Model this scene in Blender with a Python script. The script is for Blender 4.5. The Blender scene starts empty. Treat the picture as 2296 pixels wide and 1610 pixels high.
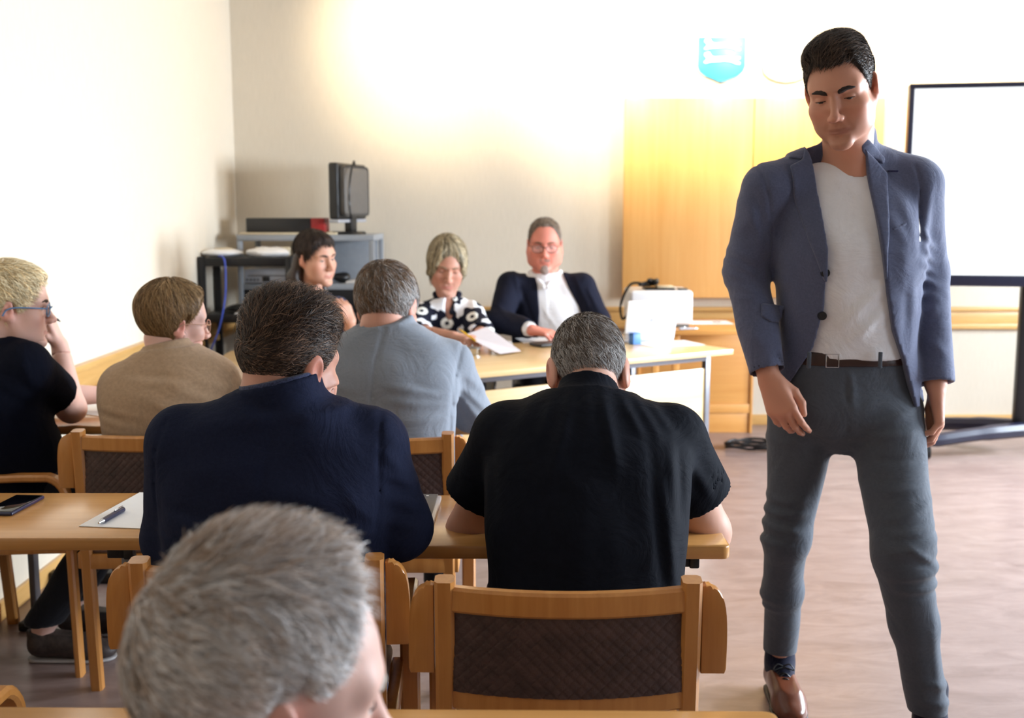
import bpy, bmesh, math, random
import numpy as np
from mathutils import Matrix, Vector, Euler
random.seed(7)
RNG = np.random.default_rng(11)
C = bpy.context.scene.collection
SC = bpy.context.scene

# ------------------------------------------------------------------ camera
CAM_H, PITCH, F_PX = 1.43, math.radians(7.8), 2450.0
cam_d = bpy.data.cameras.new('camera')
cam = bpy.data.objects.new('camera', cam_d); C.objects.link(cam)
cam.location = (0, 0, CAM_H)
cam.rotation_euler = (math.pi/2 - PITCH, 0, 0)
cam_d.sensor_width = 36.0
cam_d.lens = F_PX / 2296 * 36.0
cam_d.clip_start = 0.05
cam_d.dof.use_dof = True
cam_d.dof.focus_distance = 2.25
cam_d.dof.aperture_fstop = 4.2
SC.camera = cam

# ------------------------------------------------------------------ world, exposure
W = bpy.data.worlds.new('world'); SC.world = W
W.use_nodes = True
bg = W.node_tree.nodes['Background']
bg.inputs[0].default_value = (0.62, 0.78, 1.0, 1); bg.inputs[1].default_value = 2.0
SC.view_settings.view_transform = 'Standard'
SC.view_settings.look = 'None'
SC.view_settings.gamma = 1.0
SC.view_settings.use_curve_mapping = False
SC.view_settings.exposure = 0.0

# ------------------------------------------------------------------ room constants
WALL_Y = 7.2          # front wall with the wooden board
LEFT_X = -1.80        # left wall
RIGHT_X = 4.6        # window wall
BACK_Y = -2.6
CEIL = 2.95

def area_light(name, loc, target, sx, sy, power, col, spread=180):
    l = bpy.data.lights.new(name, 'AREA'); l.shape = 'RECTANGLE'; l.size = sx; l.size_y = sy
    l.energy = power; l.color = col; l.spread = math.radians(spread)
    o = bpy.data.objects.new(name, l); C.objects.link(o); o.location = loc
    d = Vector(target) - Vector(loc); o.rotation_euler = d.to_track_quat('-Z', 'Y').to_euler()
    return o
# daylight through the three windows of the right-hand wall (each lamp fills its own opening)
WINDOWS = [(0.2, 1.9), (2.5, 4.2), (4.75, 6.35)]
WIN_Z = (0.95, 2.2)
WIN_POWER = [30, 225, 265]
for (wy0, wy1), pw in zip(WINDOWS, WIN_POWER):
    yc = (wy0 + wy1)/2; zc = sum(WIN_Z)/2
    area_light('window_daylight', (RIGHT_X + 0.16, yc, zc), (0, yc - 0.1, zc - 1.9), wy1 - wy0 - 0.1, WIN_Z[1] - WIN_Z[0] - 0.1,
               pw, (0.80, 0.90, 1.0), 130)

def at(px, py, Y):
    """World point at depth Y seen at photograph pixel (px, py)."""
    u = (px - 1148)/F_PX; v = (805 - py)/F_PX
    d = (u, math.cos(PITCH) + v*math.sin(PITCH), v*math.cos(PITCH) - math.sin(PITCH))
    t = Y/d[1]
    return np.array((d[0]*t, Y, CAM_H + d[2]*t))
def atz(px, py, z):
    """World point at height z seen at photograph pixel (px, py)."""
    u = (px - 1148)/F_PX; v = (805 - py)/F_PX
    d = (u, math.cos(PITCH) + v*math.sin(PITCH), v*math.cos(PITCH) - math.sin(PITCH))
    t = (z - CAM_H)/d[2]
    return np.array((d[0]*t, d[1]*t, z))

# ------------------------------------------------------------------ materials
M = {}
def srgb(r, g, b):
    def f(c):
        c /= 255.0
        return c/12.92 if c <= 0.04045 else ((c + 0.055)/1.055)**2.4
    return (f(r), f(g), f(b), 1.0)
class NT:
    def __init__(s, name):
        s.m = bpy.data.materials.new(name); s.m.use_nodes = True
        s.t = s.m.node_tree; s.b = s.t.nodes['Principled BSDF']; M[name] = s.m
    def n(s, typ, **kw):
        nd = s.t.nodes.new(typ)
        for k, v in kw.items():
            if k.startswith('in_'):
                key = k[3:]
                key = int(key) if key.isdigit() else key
                nd.inputs[key].default_value = v
            else: setattr(nd, k, v)
        return nd
    def l(s, a, b): s.t.links.new(a, b)
    def coords(s, scale=(1, 1, 1), kind='Object', rot=(0, 0, 0)):
        tc = s.n('ShaderNodeTexCoord'); mp = s.n('ShaderNodeMapping')
        mp.inputs['Scale'].default_value = scale; mp.inputs['Rotation'].default_value = rot
        s.l(tc.outputs[kind], mp.inputs['Vector']); return mp.outputs[0]
    def ramp(s, fac, stops):
        r = s.n('ShaderNodeValToRGB'); e = r.color_ramp.elements
        while len(e) < len(stops): e.new(0.5)
        for i, (p, c) in enumerate(stops): e[i].position = p; e[i].color = c
        s.l(fac, r.inputs[0]); return r.outputs[0]
    def noise(s, vec, scale, detail=3, rough=0.5, dist=0.0):
        n = s.n('ShaderNodeTexNoise'); n.inputs['Scale'].default_value = scale
        n.inputs['Detail'].default_value = detail; n.inputs['Roughness'].default_value = rough
        n.inputs['Distortion'].default_value = dist
        s.l(vec, n.inputs['Vector']); return n.outputs['Fac']
    def bump(s, h, strength=0.3, dist=0.01):
        b = s.n('ShaderNodeBump'); b.inputs['Strength'].default_value = strength
        b.inputs['Distance'].default_value = dist
        s.l(h, b.inputs['Height']); s.l(b.outputs[0], s.b.inputs['Normal']); return b
    def setp(s, **kw):
        for k, v in kw.items(): s.b.inputs[k.replace('_', ' ')].default_value = v
        return s
def mat_plain(name, col, rough=0.5, metal=0.0, spec=0.5, var=0.0, scale=30):
    n = NT(name); n.setp(Roughness=rough, Metallic=metal); n.b.inputs['Specular IOR Level'].default_value = spec
    c2 = tuple(min(1, c*(1 + var)) for c in col[:3]) + (1,); c1 = tuple(c*(1 - var) for c in col[:3]) + (1,)
    f = n.noise(n.coords(), scale, 4)
    n.l(n.ramp(f, [(0.3, c1), (0.7, c2)]), n.b.inputs['Base Color'])
    return n
def mat_wood(name, c1, c2, rough=0.32, scale=1.0, axis=0, coat=0.25):
    n = NT(name); st = [18*scale]*3; st[axis] = 1.2*scale
    v = n.coords(tuple(st))
    f = n.noise(v, 3.0, 6, 0.6, 0.6)
    n.l(n.ramp(f, [(0.25, c1), (0.75, c2)]), n.b.inputs['Base Color'])
    f2 = n.noise(v, 16.0, 3); n.bump(f2, 0.04, 0.002)
    n.setp(Roughness=rough); n.b.inputs['Coat Weight'].default_value = coat; n.b.inputs['Coat Roughness'].default_value = 0.18
    return n
def mat_fabric(name, col, rough=0.9, var=0.12, weave=900, bump=0.25, mott=60, sheen=0.15, crease=0.35):
    n = NT(name); v = n.coords()
    c1 = tuple(c*(1 - var) for c in col[:3]) + (1,); c2 = tuple(min(1, c*(1 + var)) for c in col[:3]) + (1,)
    f = n.noise(v, mott, 5, 0.65)
    n.l(n.ramp(f, [(0.32, c1), (0.68, c2)]), n.b.inputs['Base Color'])
    fw = n.noise(v, weave, 2)
    b1 = n.bump(fw, bump, 0.0015)
    fc = n.noise(v, 9.0, 5, 0.55, 1.4)
    b2 = n.n('ShaderNodeBump'); b2.inputs['Strength'].default_value = crease; b2.inputs['Distance'].default_value = 0.02
    n.l(fc, b2.inputs['Height']); n.l(b2.outputs[0], b1.inputs['Normal'])
    n.setp(Roughness=rough); n.b.inputs['Specular IOR Level'].default_value = 0.2
    n.b.inputs['Sheen Weight'].default_value = sheen
    return n
def mat_attr(name, rough=0.5, sss=0.0, spec=0.4, bumpscale=None, bstr=0.1, sheen=0.0):
    """Base colour from the mesh's own colour attribute."""
    n = NT(name); a = n.n('ShaderNodeAttribute'); a.attribute_name = 'Col'
    n.l(a.outputs['Color'], n.b.inputs['Base Color'])
    n.setp(Roughness=rough); n.b.inputs['Specular IOR Level'].default_value = spec
    if sss:
        n.b.inputs['Subsurface Weight'].default_value = sss
        n.b.inputs['Subsurface Radius'].default_value = (0.012, 0.004, 0.002)
        n.b.inputs['Subsurface Scale'].default_value = 0.6
    if bumpscale:
        f = n.noise(n.coords(), bumpscale, 3); n.bump(f, bstr, 0.002)
    if sheen: n.b.inputs['Sheen Weight'].default_value = sheen
    return n

# ------------------------------------------------------------------ mesh helpers
def obj(name, me, mat=None, parent=None, smooth=False):
    o = bpy.data.objects.new(name, me); C.objects.link(o)
    if mat is not None and not me.materials: me.materials.append(M[mat] if isinstance(mat, str) else mat)
    if parent is not None: o.parent = parent
    return o
def tag(o, label=None, cat=None, group=None, kind=None):
    if label: o['label'] = label
    if cat: o['category'] = cat
    if group: o['group'] = group
    if kind: o['kind'] = kind
    return o
def thing(name, label, cat, loc=(0, 0, 0), rz=0.0, group=None):
    o = bpy.data.objects.new(name, None); C.objects.link(o); o.empty_display_size = 0.05
    o.location = Vector(loc); o.rotation_euler = (0, 0, rz)
    return tag(o, label, cat, group)
def dup(root, loc, rz, label):
    r = root.copy(); C.objects.link(r); r.location = Vector(loc); r.rotation_euler = (0, 0, rz); r['label'] = label
    for ch in list(root.children):
        c = ch.copy(); C.objects.link(c); c.parent = r
        for g in list(ch.children):
            d = g.copy(); C.objects.link(d); d.parent = c
    return r
def BM(): return bmesh.new()
def box(bm, lo, hi, bev=0.0, seg=2, mtx=None):
    r = bmesh.ops.create_cube(bm, size=1.0); vs = r['verts']
    sx, sy, sz = (hi[i] - lo[i] for i in range(3))
    bmesh.ops.scale(bm, vec=(sx, sy, sz), verts=vs)
    bmesh.ops.translate(bm, vec=[(lo[i] + hi[i])/2 for i in range(3)], verts=vs)
    if bev:
        es = list({e for v in vs for e in v.link_edges})
        rb = bmesh.ops.bevel(bm, geom=es, offset=bev, segments=seg, affect='EDGES', profile=0.5)
        vs = list({v for f in rb['faces'] for v in f.verts} | {v for v in vs if v.is_valid})
    if mtx is not None: bmesh.ops.transform(bm, matrix=mtx, verts=vs)
    return vs
def cyl(bm, a, b, r0, r1=None, seg=16, caps=True):
    a = Vector(a); b = Vector(b); d = b - a; r1 = r0 if r1 is None else r1
    q = d.to_track_quat('Z', 'Y').to_matrix().to_4x4(); m = Matrix.Translation((a + b)/2) @ q
    return bmesh.ops.create_cone(bm, cap_ends=caps, segments=seg, radius1=r0, radius2=r1, depth=d.length, matrix=m)['verts']
def sph(bm, c, r, seg=16):
    m = Matrix.Translation(Vector(c)) @ Matrix.Diagonal((*(r if hasattr(r, '__len__') else (r, r, r)), 1))
    return bmesh.ops.create_uvsphere(bm, u_segments=seg, v_segments=seg//2 + 1, radius=1, matrix=m)['verts']
def catmull(pts, n=8):
    P = [np.array(p, float) for p in pts]; P = [2*P[0] - P[1]] + P + [2*P[-1] - P[-2]]; out = []
    for i in range(1, len(P) - 2):
        for k in range(n):
            t = k/n; a, b, c, d = P[i-1:i+3]
            out.append(0.5*((2*b) + (c - a)*t + (2*a - 5*b + 4*c - d)*t*t + (3*b - a - 3*c + d)*t**3))
    out.append(P[-2]); return out
def tube(bm, pts, r, seg=8, smooth=6):
    pts = catmull(pts, smooth) if smooth else [np.array(p, float) for p in pts]
    rings = []; up = Vector((0.13, 0.2, 1)).normalized()
    for i, p in enumerate(pts):
        t = Vector(pts[min(i + 1, len(pts) - 1)] - pts[max(i - 1, 0)]).normalized()
        s = t.cross(up); s = s.normalized() if s.length > 1e-4 else Vector((1, 0, 0)); u = s.cross(t)
        rr = r[i*(len(r) - 1)//max(1, len(pts) - 1)] if hasattr(r, '__len__') else r
        rings.append([bm.verts.new(Vector(p) + (s*math.cos(a) + u*math.sin(a))*rr) for a in (2*math.pi*k/seg for k in range(seg))])
    for a, b in zip(rings[:-1], rings[1:]):
        for k in range(seg): bm.faces.new((a[k], a[(k + 1) % seg], b[(k + 1) % seg], b[k]))
    bm.faces.new(rings[0][::-1]); bm.faces.new(rings[-1])
def band(bm, pts, w, th, xdir=(1, 0, 0), bev=0.004):
    """Flat bent band: path of points, width w along xdir, thickness th across."""
    xd = Vector(xdir).normalized(); rings = []
    for i, p in enumerate(pts):
        t = Vector(np.array(pts[min(i + 1, len(pts) - 1)]) - np.array(pts[max(i - 1, 0)])).normalized()
        n = xd.cross(t).normalized(); ww, tt, e = w/2, th/2, bev
        prof = [(-ww + e, -tt), (ww - e, -tt), (ww, -tt + e), (ww, tt - e), (ww - e, tt), (-ww + e, tt), (-ww, tt - e), (-ww, -tt + e)]
        rings.append([bm.verts.new(Vector(p) + xd*a + n*b) for a, b in prof])
    for a, b in zip(rings[:-1], rings[1:]):
        for k in range(8): bm.faces.new((a[k], a[(k + 1) % 8], b[(k + 1) % 8], b[k]))
    bm.faces.new(rings[0][::-1]); bm.faces.new(rings[-1])
def prism(bm, poly, y0, y1, axes='xz', bev=0.0):
    """Extrude a 2-D outline between y0 and y1 along the third axis."""
    def mk(p, y):
        return {'xz': (p[0], y, p[1]), 'xy': (p[0], p[1], y), 'yz': (y, p[0], p[1])}[axes]
    a = [bm.verts.new(mk(p, y0)) for p in poly]; b = [bm.verts.new(mk(p, y1)) for p in poly]; n = len(poly)
    fs = [bm.faces.new(a), bm.faces.new(b[::-1])]
    for k in range(n): fs.append(bm.faces.new((a[k], b[k], b[(k + 1) % n], a[(k + 1) % n])))
    if bev:
        es = list({e for f in fs[:2] for e in f.edges})
        bmesh.ops.bevel(bm, geom=es, offset=bev, segments=2, affect='EDGES', profile=0.5)
    return a + b
def fin(name, bm, mat, parent=None, smooth=True, angle=40):
    bmesh.ops.recalc_face_normals(bm, faces=bm.faces)
    me = bpy.data.meshes.new(name); bm.to_mesh(me); bm.free()
    if smooth:
        me.polygons.foreach_set('use_smooth', [True]*len(me.polygons))
        try: me.set_sharp_from_angle(angle=math.radians(angle))
        except Exception: pass
    return obj(name, me, mat, parent)
def bxo(name, lo, hi, mat, parent=None, bev=0.004):
    bm = BM(); box(bm, lo, hi, bev); return fin(name, bm, mat, parent)
# ------------------------------------------------------------------ room materials
n = NT('wallpaper')
v = n.coords((1, 1, 1))
f = n.noise(n.coords((60, 60, 3)), 3.0, 5, 0.7)
n.l(n.ramp(f, [(0.3, (0.66, 0.585, 0.475, 1)), (0.7, (0.73, 0.65, 0.535, 1))]), n.b.inputs['Base Color'])
n.bump(n.noise(n.coords((260, 260, 25)), 2.0, 3), 0.12, 0.002); n.setp(Roughness=0.85); n.b.inputs['Specular IOR Level'].default_value = 0.25
mat_plain('wall_lower', (0.66, 0.64, 0.62, 1), 0.8, var=0.03)
n = NT('floor_vinyl')
f = n.noise(n.coords((1.6, 4.5, 1)), 2.6, 7, 0.66, 0.9)
f2 = n.noise(n.coords((1.0, 2.0, 1)), 1.6, 3)
c = n.ramp(f, [(0.25, srgb(122, 102, 97)), (0.5, srgb(140, 120, 115)), (0.78, srgb(158, 138, 133))])
n.l(c, n.b.inputs['Base Color']); n.setp(Roughness=0.34); n.b.inputs['Specular IOR Level'].default_value = 0.5
rr = n.ramp(f2, [(0.3, (0.28,)*3 + (1,)), (0.7, (0.42,)*3 + (1,))]); n.l(rr, n.b.inputs['Roughness'])
mat_plain('ceiling_white', (0.60, 0.58, 0.54, 1), 0.9, var=0.02)
mat_wood('wood_rail', srgb(196, 148, 84), srgb(222, 178, 112), 0.4, 0.6, 0)
mat_wood('wood_board', srgb(228, 168, 94), srgb(240, 188, 116), 0.45, 0.35, 2, 0.1)
mat_wood('wood_table', srgb(190, 134, 72), srgb(212, 158, 94), 0.26, 0.5, 0, 0.35)
mat_wood('wood_chair', srgb(184, 120, 58), srgb(208, 146, 78), 0.3, 0.8, 2, 0.3)
mat_wood('wood_desk', srgb(214, 178, 122), srgb(230, 198, 146), 0.3, 0.5, 0, 0.3)
mat_wood('wood_side', srgb(206, 142, 70), srgb(222, 162, 90), 0.4, 0.5, 0, 0.2)
mat_plain('white_paint', (0.78, 0.78, 0.76, 1), 0.5)
mat_plain('steel_grey', srgb(120, 120, 126), 0.35, 0.6, var=0.05)
mat_plain('rack_grey', srgb(150, 154, 160), 0.5, 0.1, var=0.05)
mat_plain('black_metal', srgb(22, 22, 26), 0.45, 0.2, var=0.1)
mat_plain('black_plastic', srgb(24, 24, 26), 0.4, var=0.1)
mat_plain('navy_plastic', srgb(30, 32, 52), 0.35, var=0.05)
mat_plain('grey_plastic', srgb(92, 88, 84), 0.55, var=0.06)
mat_plain('silver_plastic', srgb(176, 178, 186), 0.35, 0.3, var=0.05)
mat_plain('white_plastic', srgb(236, 236, 238), 0.35, var=0.01)
mat_plain('paper', srgb(246, 246, 248), 0.8, var=0.01)
mat_plain('paper_grey', srgb(206, 200, 206), 0.8, var=0.02)
mat_plain('red_box', srgb(150, 26, 28), 0.5, var=0.1)
mat_plain('blue_cable', srgb(60, 84, 190), 0.45, var=0.05)
mat_plain('blue_box', srgb(70, 120, 190), 0.5, var=0.05)
mat_plain('radiator', srgb(200, 202, 208), 0.5, var=0.03)
mat_plain('card_beige', srgb(206, 190, 160), 0.7, var=0.06)
mat_plain('crest_blue', srgb(40, 150, 205), 0.45, var=0.04)
mat_plain('crest_white', srgb(238, 236, 226), 0.5, var=0.02)
mat_plain('crest_edge', srgb(200, 160, 70), 0.5, var=0.05)
mat_plain('chrome', srgb(210, 212, 218), 0.12, 1.0, var=0.02)
mat_plain('gold', srgb(230, 170, 60), 0.25, 1.0, var=0.02)
mat_plain('pen_blue', srgb(26, 28, 66), 0.25, var=0.05)
mat_plain('pen_yellow', srgb(240, 190, 30), 0.4, var=0.05)
mat_plain('laptop_dark', srgb(58, 60, 66), 0.5, 0.3, var=0.04)
mat_plain('glass_black', srgb(6, 7, 9), 0.06, var=0.05)
n = NT('leatherette'); v = n.coords()
f = n.noise(v, 30, 5); n.l(n.ramp(f, [(0.3, srgb(62, 44, 40)), (0.7, srgb(82, 60, 55))]), n.b.inputs['Base Color'])
n.bump(n.noise(v, 420, 3), 0.3, 0.002); n.setp(Roughness=0.46)
mat_fabric('seat_fabric', srgb(120, 96, 84), 0.85, 0.1, 500)
n = NT('screen_white'); n.b.inputs['Base Color'].default_value = (0.02, 0.02, 0.02, 1)
n.b.inputs['Emission Color'].default_value = (0.93, 0.97, 1, 1); n.b.inputs['Emission Strength'].default_value = 1.35; n.setp(Roughness=0.2)
n = NT('lamp_glow'); n.b.inputs['Emission Color'].default_value = (1, 0.82, 0.55, 1); n.b.inputs['Emission Strength'].default_value = 12
n = NT('window_glass'); n.b.inputs['Transmission Weight'].default_value = 1.0; n.setp(Roughness=0.02, IOR=1.1)

# ------------------------------------------------------------------ room shell
def struct(o): o['kind'] = 'structure'; return o
struct(bxo('floor', (LEFT_X - 0.2, BACK_Y - 0.2, -0.1), (RIGHT_X + 0.2, WALL_Y + 0.2, 0), 'floor_vinyl', bev=0))
struct(bxo('ceiling', (LEFT_X - 0.2, BACK_Y - 0.2, CEIL), (RIGHT_X + 0.2, WALL_Y + 0.2, CEIL + 0.1), 'ceiling_white', bev=0))
struct(bxo('wall_front', (LEFT_X - 0.2, WALL_Y, 0), (RIGHT_X + 0.2, WALL_Y + 0.15, CEIL), 'wallpaper', bev=0))
struct(bxo('wall_left', (LEFT_X - 0.15, BACK_Y, 0), (LEFT_X, WALL_Y, CEIL), 'wallpaper', bev=0))
struct(bxo('wall_back', (LEFT_X - 0.2, BACK_Y - 0.15, 0), (RIGHT_X + 0.2, BACK_Y, CEIL), 'wallpaper', bev=0))
# window wall: piers, sill band and lintel round three real openings
bm = BM(); ys = [BACK_Y] + [y for w in WINDOWS for y in w] + [WALL_Y]
for a, b in zip(ys[0::2], ys[1::2]): box(bm, (RIGHT_X, a, 0), (RIGHT_X + 0.2, b, CEIL))
for a, b in WINDOWS:
    box(bm, (RIGHT_X, a, 0), (RIGHT_X + 0.2, b, WIN_Z[0])); box(bm, (RIGHT_X, a, WIN_Z[1]), (RIGHT_X + 0.2, b, CEIL))
struct(fin('wall_right', bm, 'wallpaper', smooth=False))
for i, (a, b) in enumerate(WINDOWS):
    bm = BM(); z0, z1 = WIN_Z; e = 0.06
    for lo, hi in (((a, z0), (a + e, z1)), ((b - e, z0), (b, z1)), ((a + e, z0), (b - e, z0 + e)), ((a + e, z1 - e), (b - e, z1)), (((a + b)/2 - 0.03, z0 + e), ((a + b)/2 + 0.03, z1 - e))):
        box(bm, (RIGHT_X + 0.03, lo[0], lo[1]), (RIGHT_X + 0.09, hi[0], hi[1]))
    struct(fin('window_%d' % (i + 1), bm, 'white_paint', smooth=False))
# chair rail: three profiled strips on the two walls in view
ZR = (at(2200, 737, WALL_Y)[2], at(2200, 687, WALL_Y)[2]); hR = ZR[1] - ZR[0]
def rail(name, along, x0, x1, fixed, sgn):
    root = struct(bpy.data.objects.new(name, None)); C.objects.link(root)
    for part, z0, z1, d in (('rail_cap', .80, 1.0, .034), ('rail_board', .24, .80, .018), ('rail_base', 0, .24, .03)):
        zz0, zz1 = ZR[0] + hR*z0, ZR[0] + hR*z1
        lo = (x0, fixed - d, zz0) if along == 'x' else (fixed, x0, zz0)
        hi = (x1, fixed, zz1) if along == 'x' else (fixed + d, x1, zz1)
        bxo(part, lo, hi, 'wood_rail' if along == 'x' else 'wood_rail_y', root, 0.005)
mat_wood('wood_rail_y', srgb(196, 148, 84), srgb(222, 178, 112), 0.4, 0.6, 1)
rail('trim_1', 'x', LEFT_X + 0.035, RIGHT_X, WALL_Y, 1)
rail('trim_2', 'y', BACK_Y, WALL_Y, LEFT_X, 1)
struct(bxo('baseboard_front', (LEFT_X + 0.016, WALL_Y - 0.016, 0), (RIGHT_X, WALL_Y, 0.07), 'wood_rail', bev=0.003))
struct(bxo('baseboard_left', (LEFT_X, BACK_Y, 0), (LEFT_X + 0.016, WALL_Y, 0.07), 'wood_rail_y', bev=0.003))

# wooden wall board above the desk: two door leaves on a slim carcass
p0 = at(1395, 668, WALL_Y - 0.08); p1 = at(1986, 220, WALL_Y - 0.08); pm = at(1690, 300, WALL_Y - 0.08)
t = thing('wall_board', 'honey-coloured wooden wall cabinet board with two leaves behind the standing man', 'wall board', ((p0[0] + p1[0])/2, WALL_Y, p0[2]))
def rel(o, p): return tuple(np.array(p) - np.array(o.location))
def rbox(root, name, lo, hi, mat, bev=0.004):
    return bxo(name, rel(root, lo), rel(root, hi), mat, root, bev)
rbox(t, 'carcass', (p0[0] + .01, WALL_Y - .055, p0[2] + .01), (p1[0] - .01, WALL_Y - 0.001, p1[2] - .01), 'wood_board')
rbox(t, 'leaf', (p0[0], WALL_Y - .08, p0[2]), (pm[0] - .002, WALL_Y - .056, p1[2]), 'wood_board')
rbox(t, 'leaf', (pm[0] + .002, WALL_Y - .08, p0[2]), (p1[0], WALL_Y - .056, p1[2]), 'wood_board')

# coat-of-arms shields on the wall
def shield_poly(w, h, pointed=True):
    pts = [(-w/2, h*0.42), (w/2, h*0.42), (w/2, -h*0.22)]
    if pointed:
        pts += [(w*0.46, -h*0.32), (w*0.34, -h*0.42), (w*0.18, -h*0.475), (w*0.07, -h*0.51), (0, -h*0.57), (-w*0.07, -h*0.51), (-w*0.18, -h*0.475), (-w*0.34, -h*0.42), (-w*0.46, -h*0.32)]
    else:
        pts += [(w*0.47, -h*0.36), (w*0.36, -h*0.47), (w*0.2, -h*0.54), (0, -h*0.57), (-w*0.2, -h*0.54), (-w*0.36, -h*0.47), (-w*0.47, -h*0.36)]
    return pts + [(-w/2, -h*0.22)]
a = at(1617, 128, WALL_Y); sw = 104/F_PX*WALL_Y*0.99; sh = 98/F_PX*WALL_Y
t = thing('coat_of_arms', 'sky-blue shield with white running animals on the wall above the wooden board', 'shield', (a[0], WALL_Y, a[2]))
bm = BM(); prism(bm, shield_poly(sw, sh), -0.03, -0.002, bev=0.006); fin('shield_plate', bm, 'crest_blue', t)
animal = [(-.118, .012), (-.112, .03), (-.098, .028), (-.088, .036), (-.078, .024), (-.072, .004), (-.055, -.003), (-.01, .004), (.03, .006), (.06, .0), (.095, .004), (.118, .0), (.116, -.013), (.085, -.014), (.075, -.018), (.1, -.032), (.118, -.034), (.116, -.047), (.09, -.046), (.055, -.026), (.02, -.024), (-.03, -.028), (-.075, -.028), (-.1, -.04), (-.118, -.038), (-.116, -.026), (-.1, -.02), (-.098, -.002), (-.106, .002)]
for dz in (0.085, 0.0):
    bm = BM(); prism(bm, [(x*.98, z*0.95 + dz - 0.006) for x, z in animal], -0.042, -0.028, bev=0.004)
    o = fin('animal_relief', bm, 'crest_white', t); o['label'] = 'white running animal in relief'
a = at(1762, 128, WALL_Y)
t = thing('coat_of_arms', 'round-bottomed pale shield with thin blue bars half hidden by the standing man', 'shield', (a[0], WALL_Y, a[2]))
bm = BM(); prism(bm, shield_poly(sw, sh*0.98, False), -0.03, -0.002, bev=0.006); fin('shield_plate', bm, 'crest_white', t)
for k in range(5):
    x = -0.12 + k*0.06
    bm = BM(); prism(bm, [(x - .007, .01), (x + .001, .01), (x + .010, .075), (x + .002, .075)], -0.036, -0.028); fin('blue_bar', bm, 'crest_blue', t)

# ------------------------------------------------------------------ ceiling wall-washers over the front wall (real fixtures)
def washer(x, y, power, tx, tz, size=70, blend=0.8, label=''):
    t = thing('ceiling_spotlight', label, 'ceiling light', (x, y, CEIL))
    bm = BM(); cyl(bm, (0, 0, -0.001), (0, 0, -0.03), 0.07, 0.07, 24); fin('mounting_plate', bm, 'white_paint', t)
    bm = BM(); cyl(bm, (0, 0, -0.03), (0, 0, -0.11), 0.05, 0.062, 24, False); fin('lamp_shade', bm, 'white_paint', t)
    bm = BM(); sph(bm, (0, 0, -0.075), 0.028); fin('bulb', bm, 'lamp_glow', t)
    l = bpy.data.lights.new('spot_beam', 'SPOT'); l.energy = power; l.color = (1.0, 0.82, 0.56)
    l.spot_size = math.radians(size); l.spot_blend = blend; l.shadow_soft_size = 0.05
    o = bpy.data.objects.new('spot_beam', l); C.objects.link(o); o.location = (x, y, CEIL - 0.12)
    o.rotation_euler = (Vector((tx, WALL_Y, tz)) - o.location).to_track_quat('-Z', 'Y').to_euler()
washer(-0.55, 6.15, 200, -0.5, 2.62, 90, 0.9, 'round ceiling spotlight in the corner nearest the left wall')
washer(0.55, 6.1, 300, 0.7, 2.5, 85, 0.8, 'second round ceiling spotlight from the left wall lighting the front wall')
washer(1.75, 6.1, 300, 1.75, 2.45, 85, 0.8, 'middle round ceiling spotlight above the wooden wall board')
washer(2.95, 6.1, 300, 2.95, 2.45, 85, 0.8, 'round ceiling spotlight above the big display by the window wall')
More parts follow.
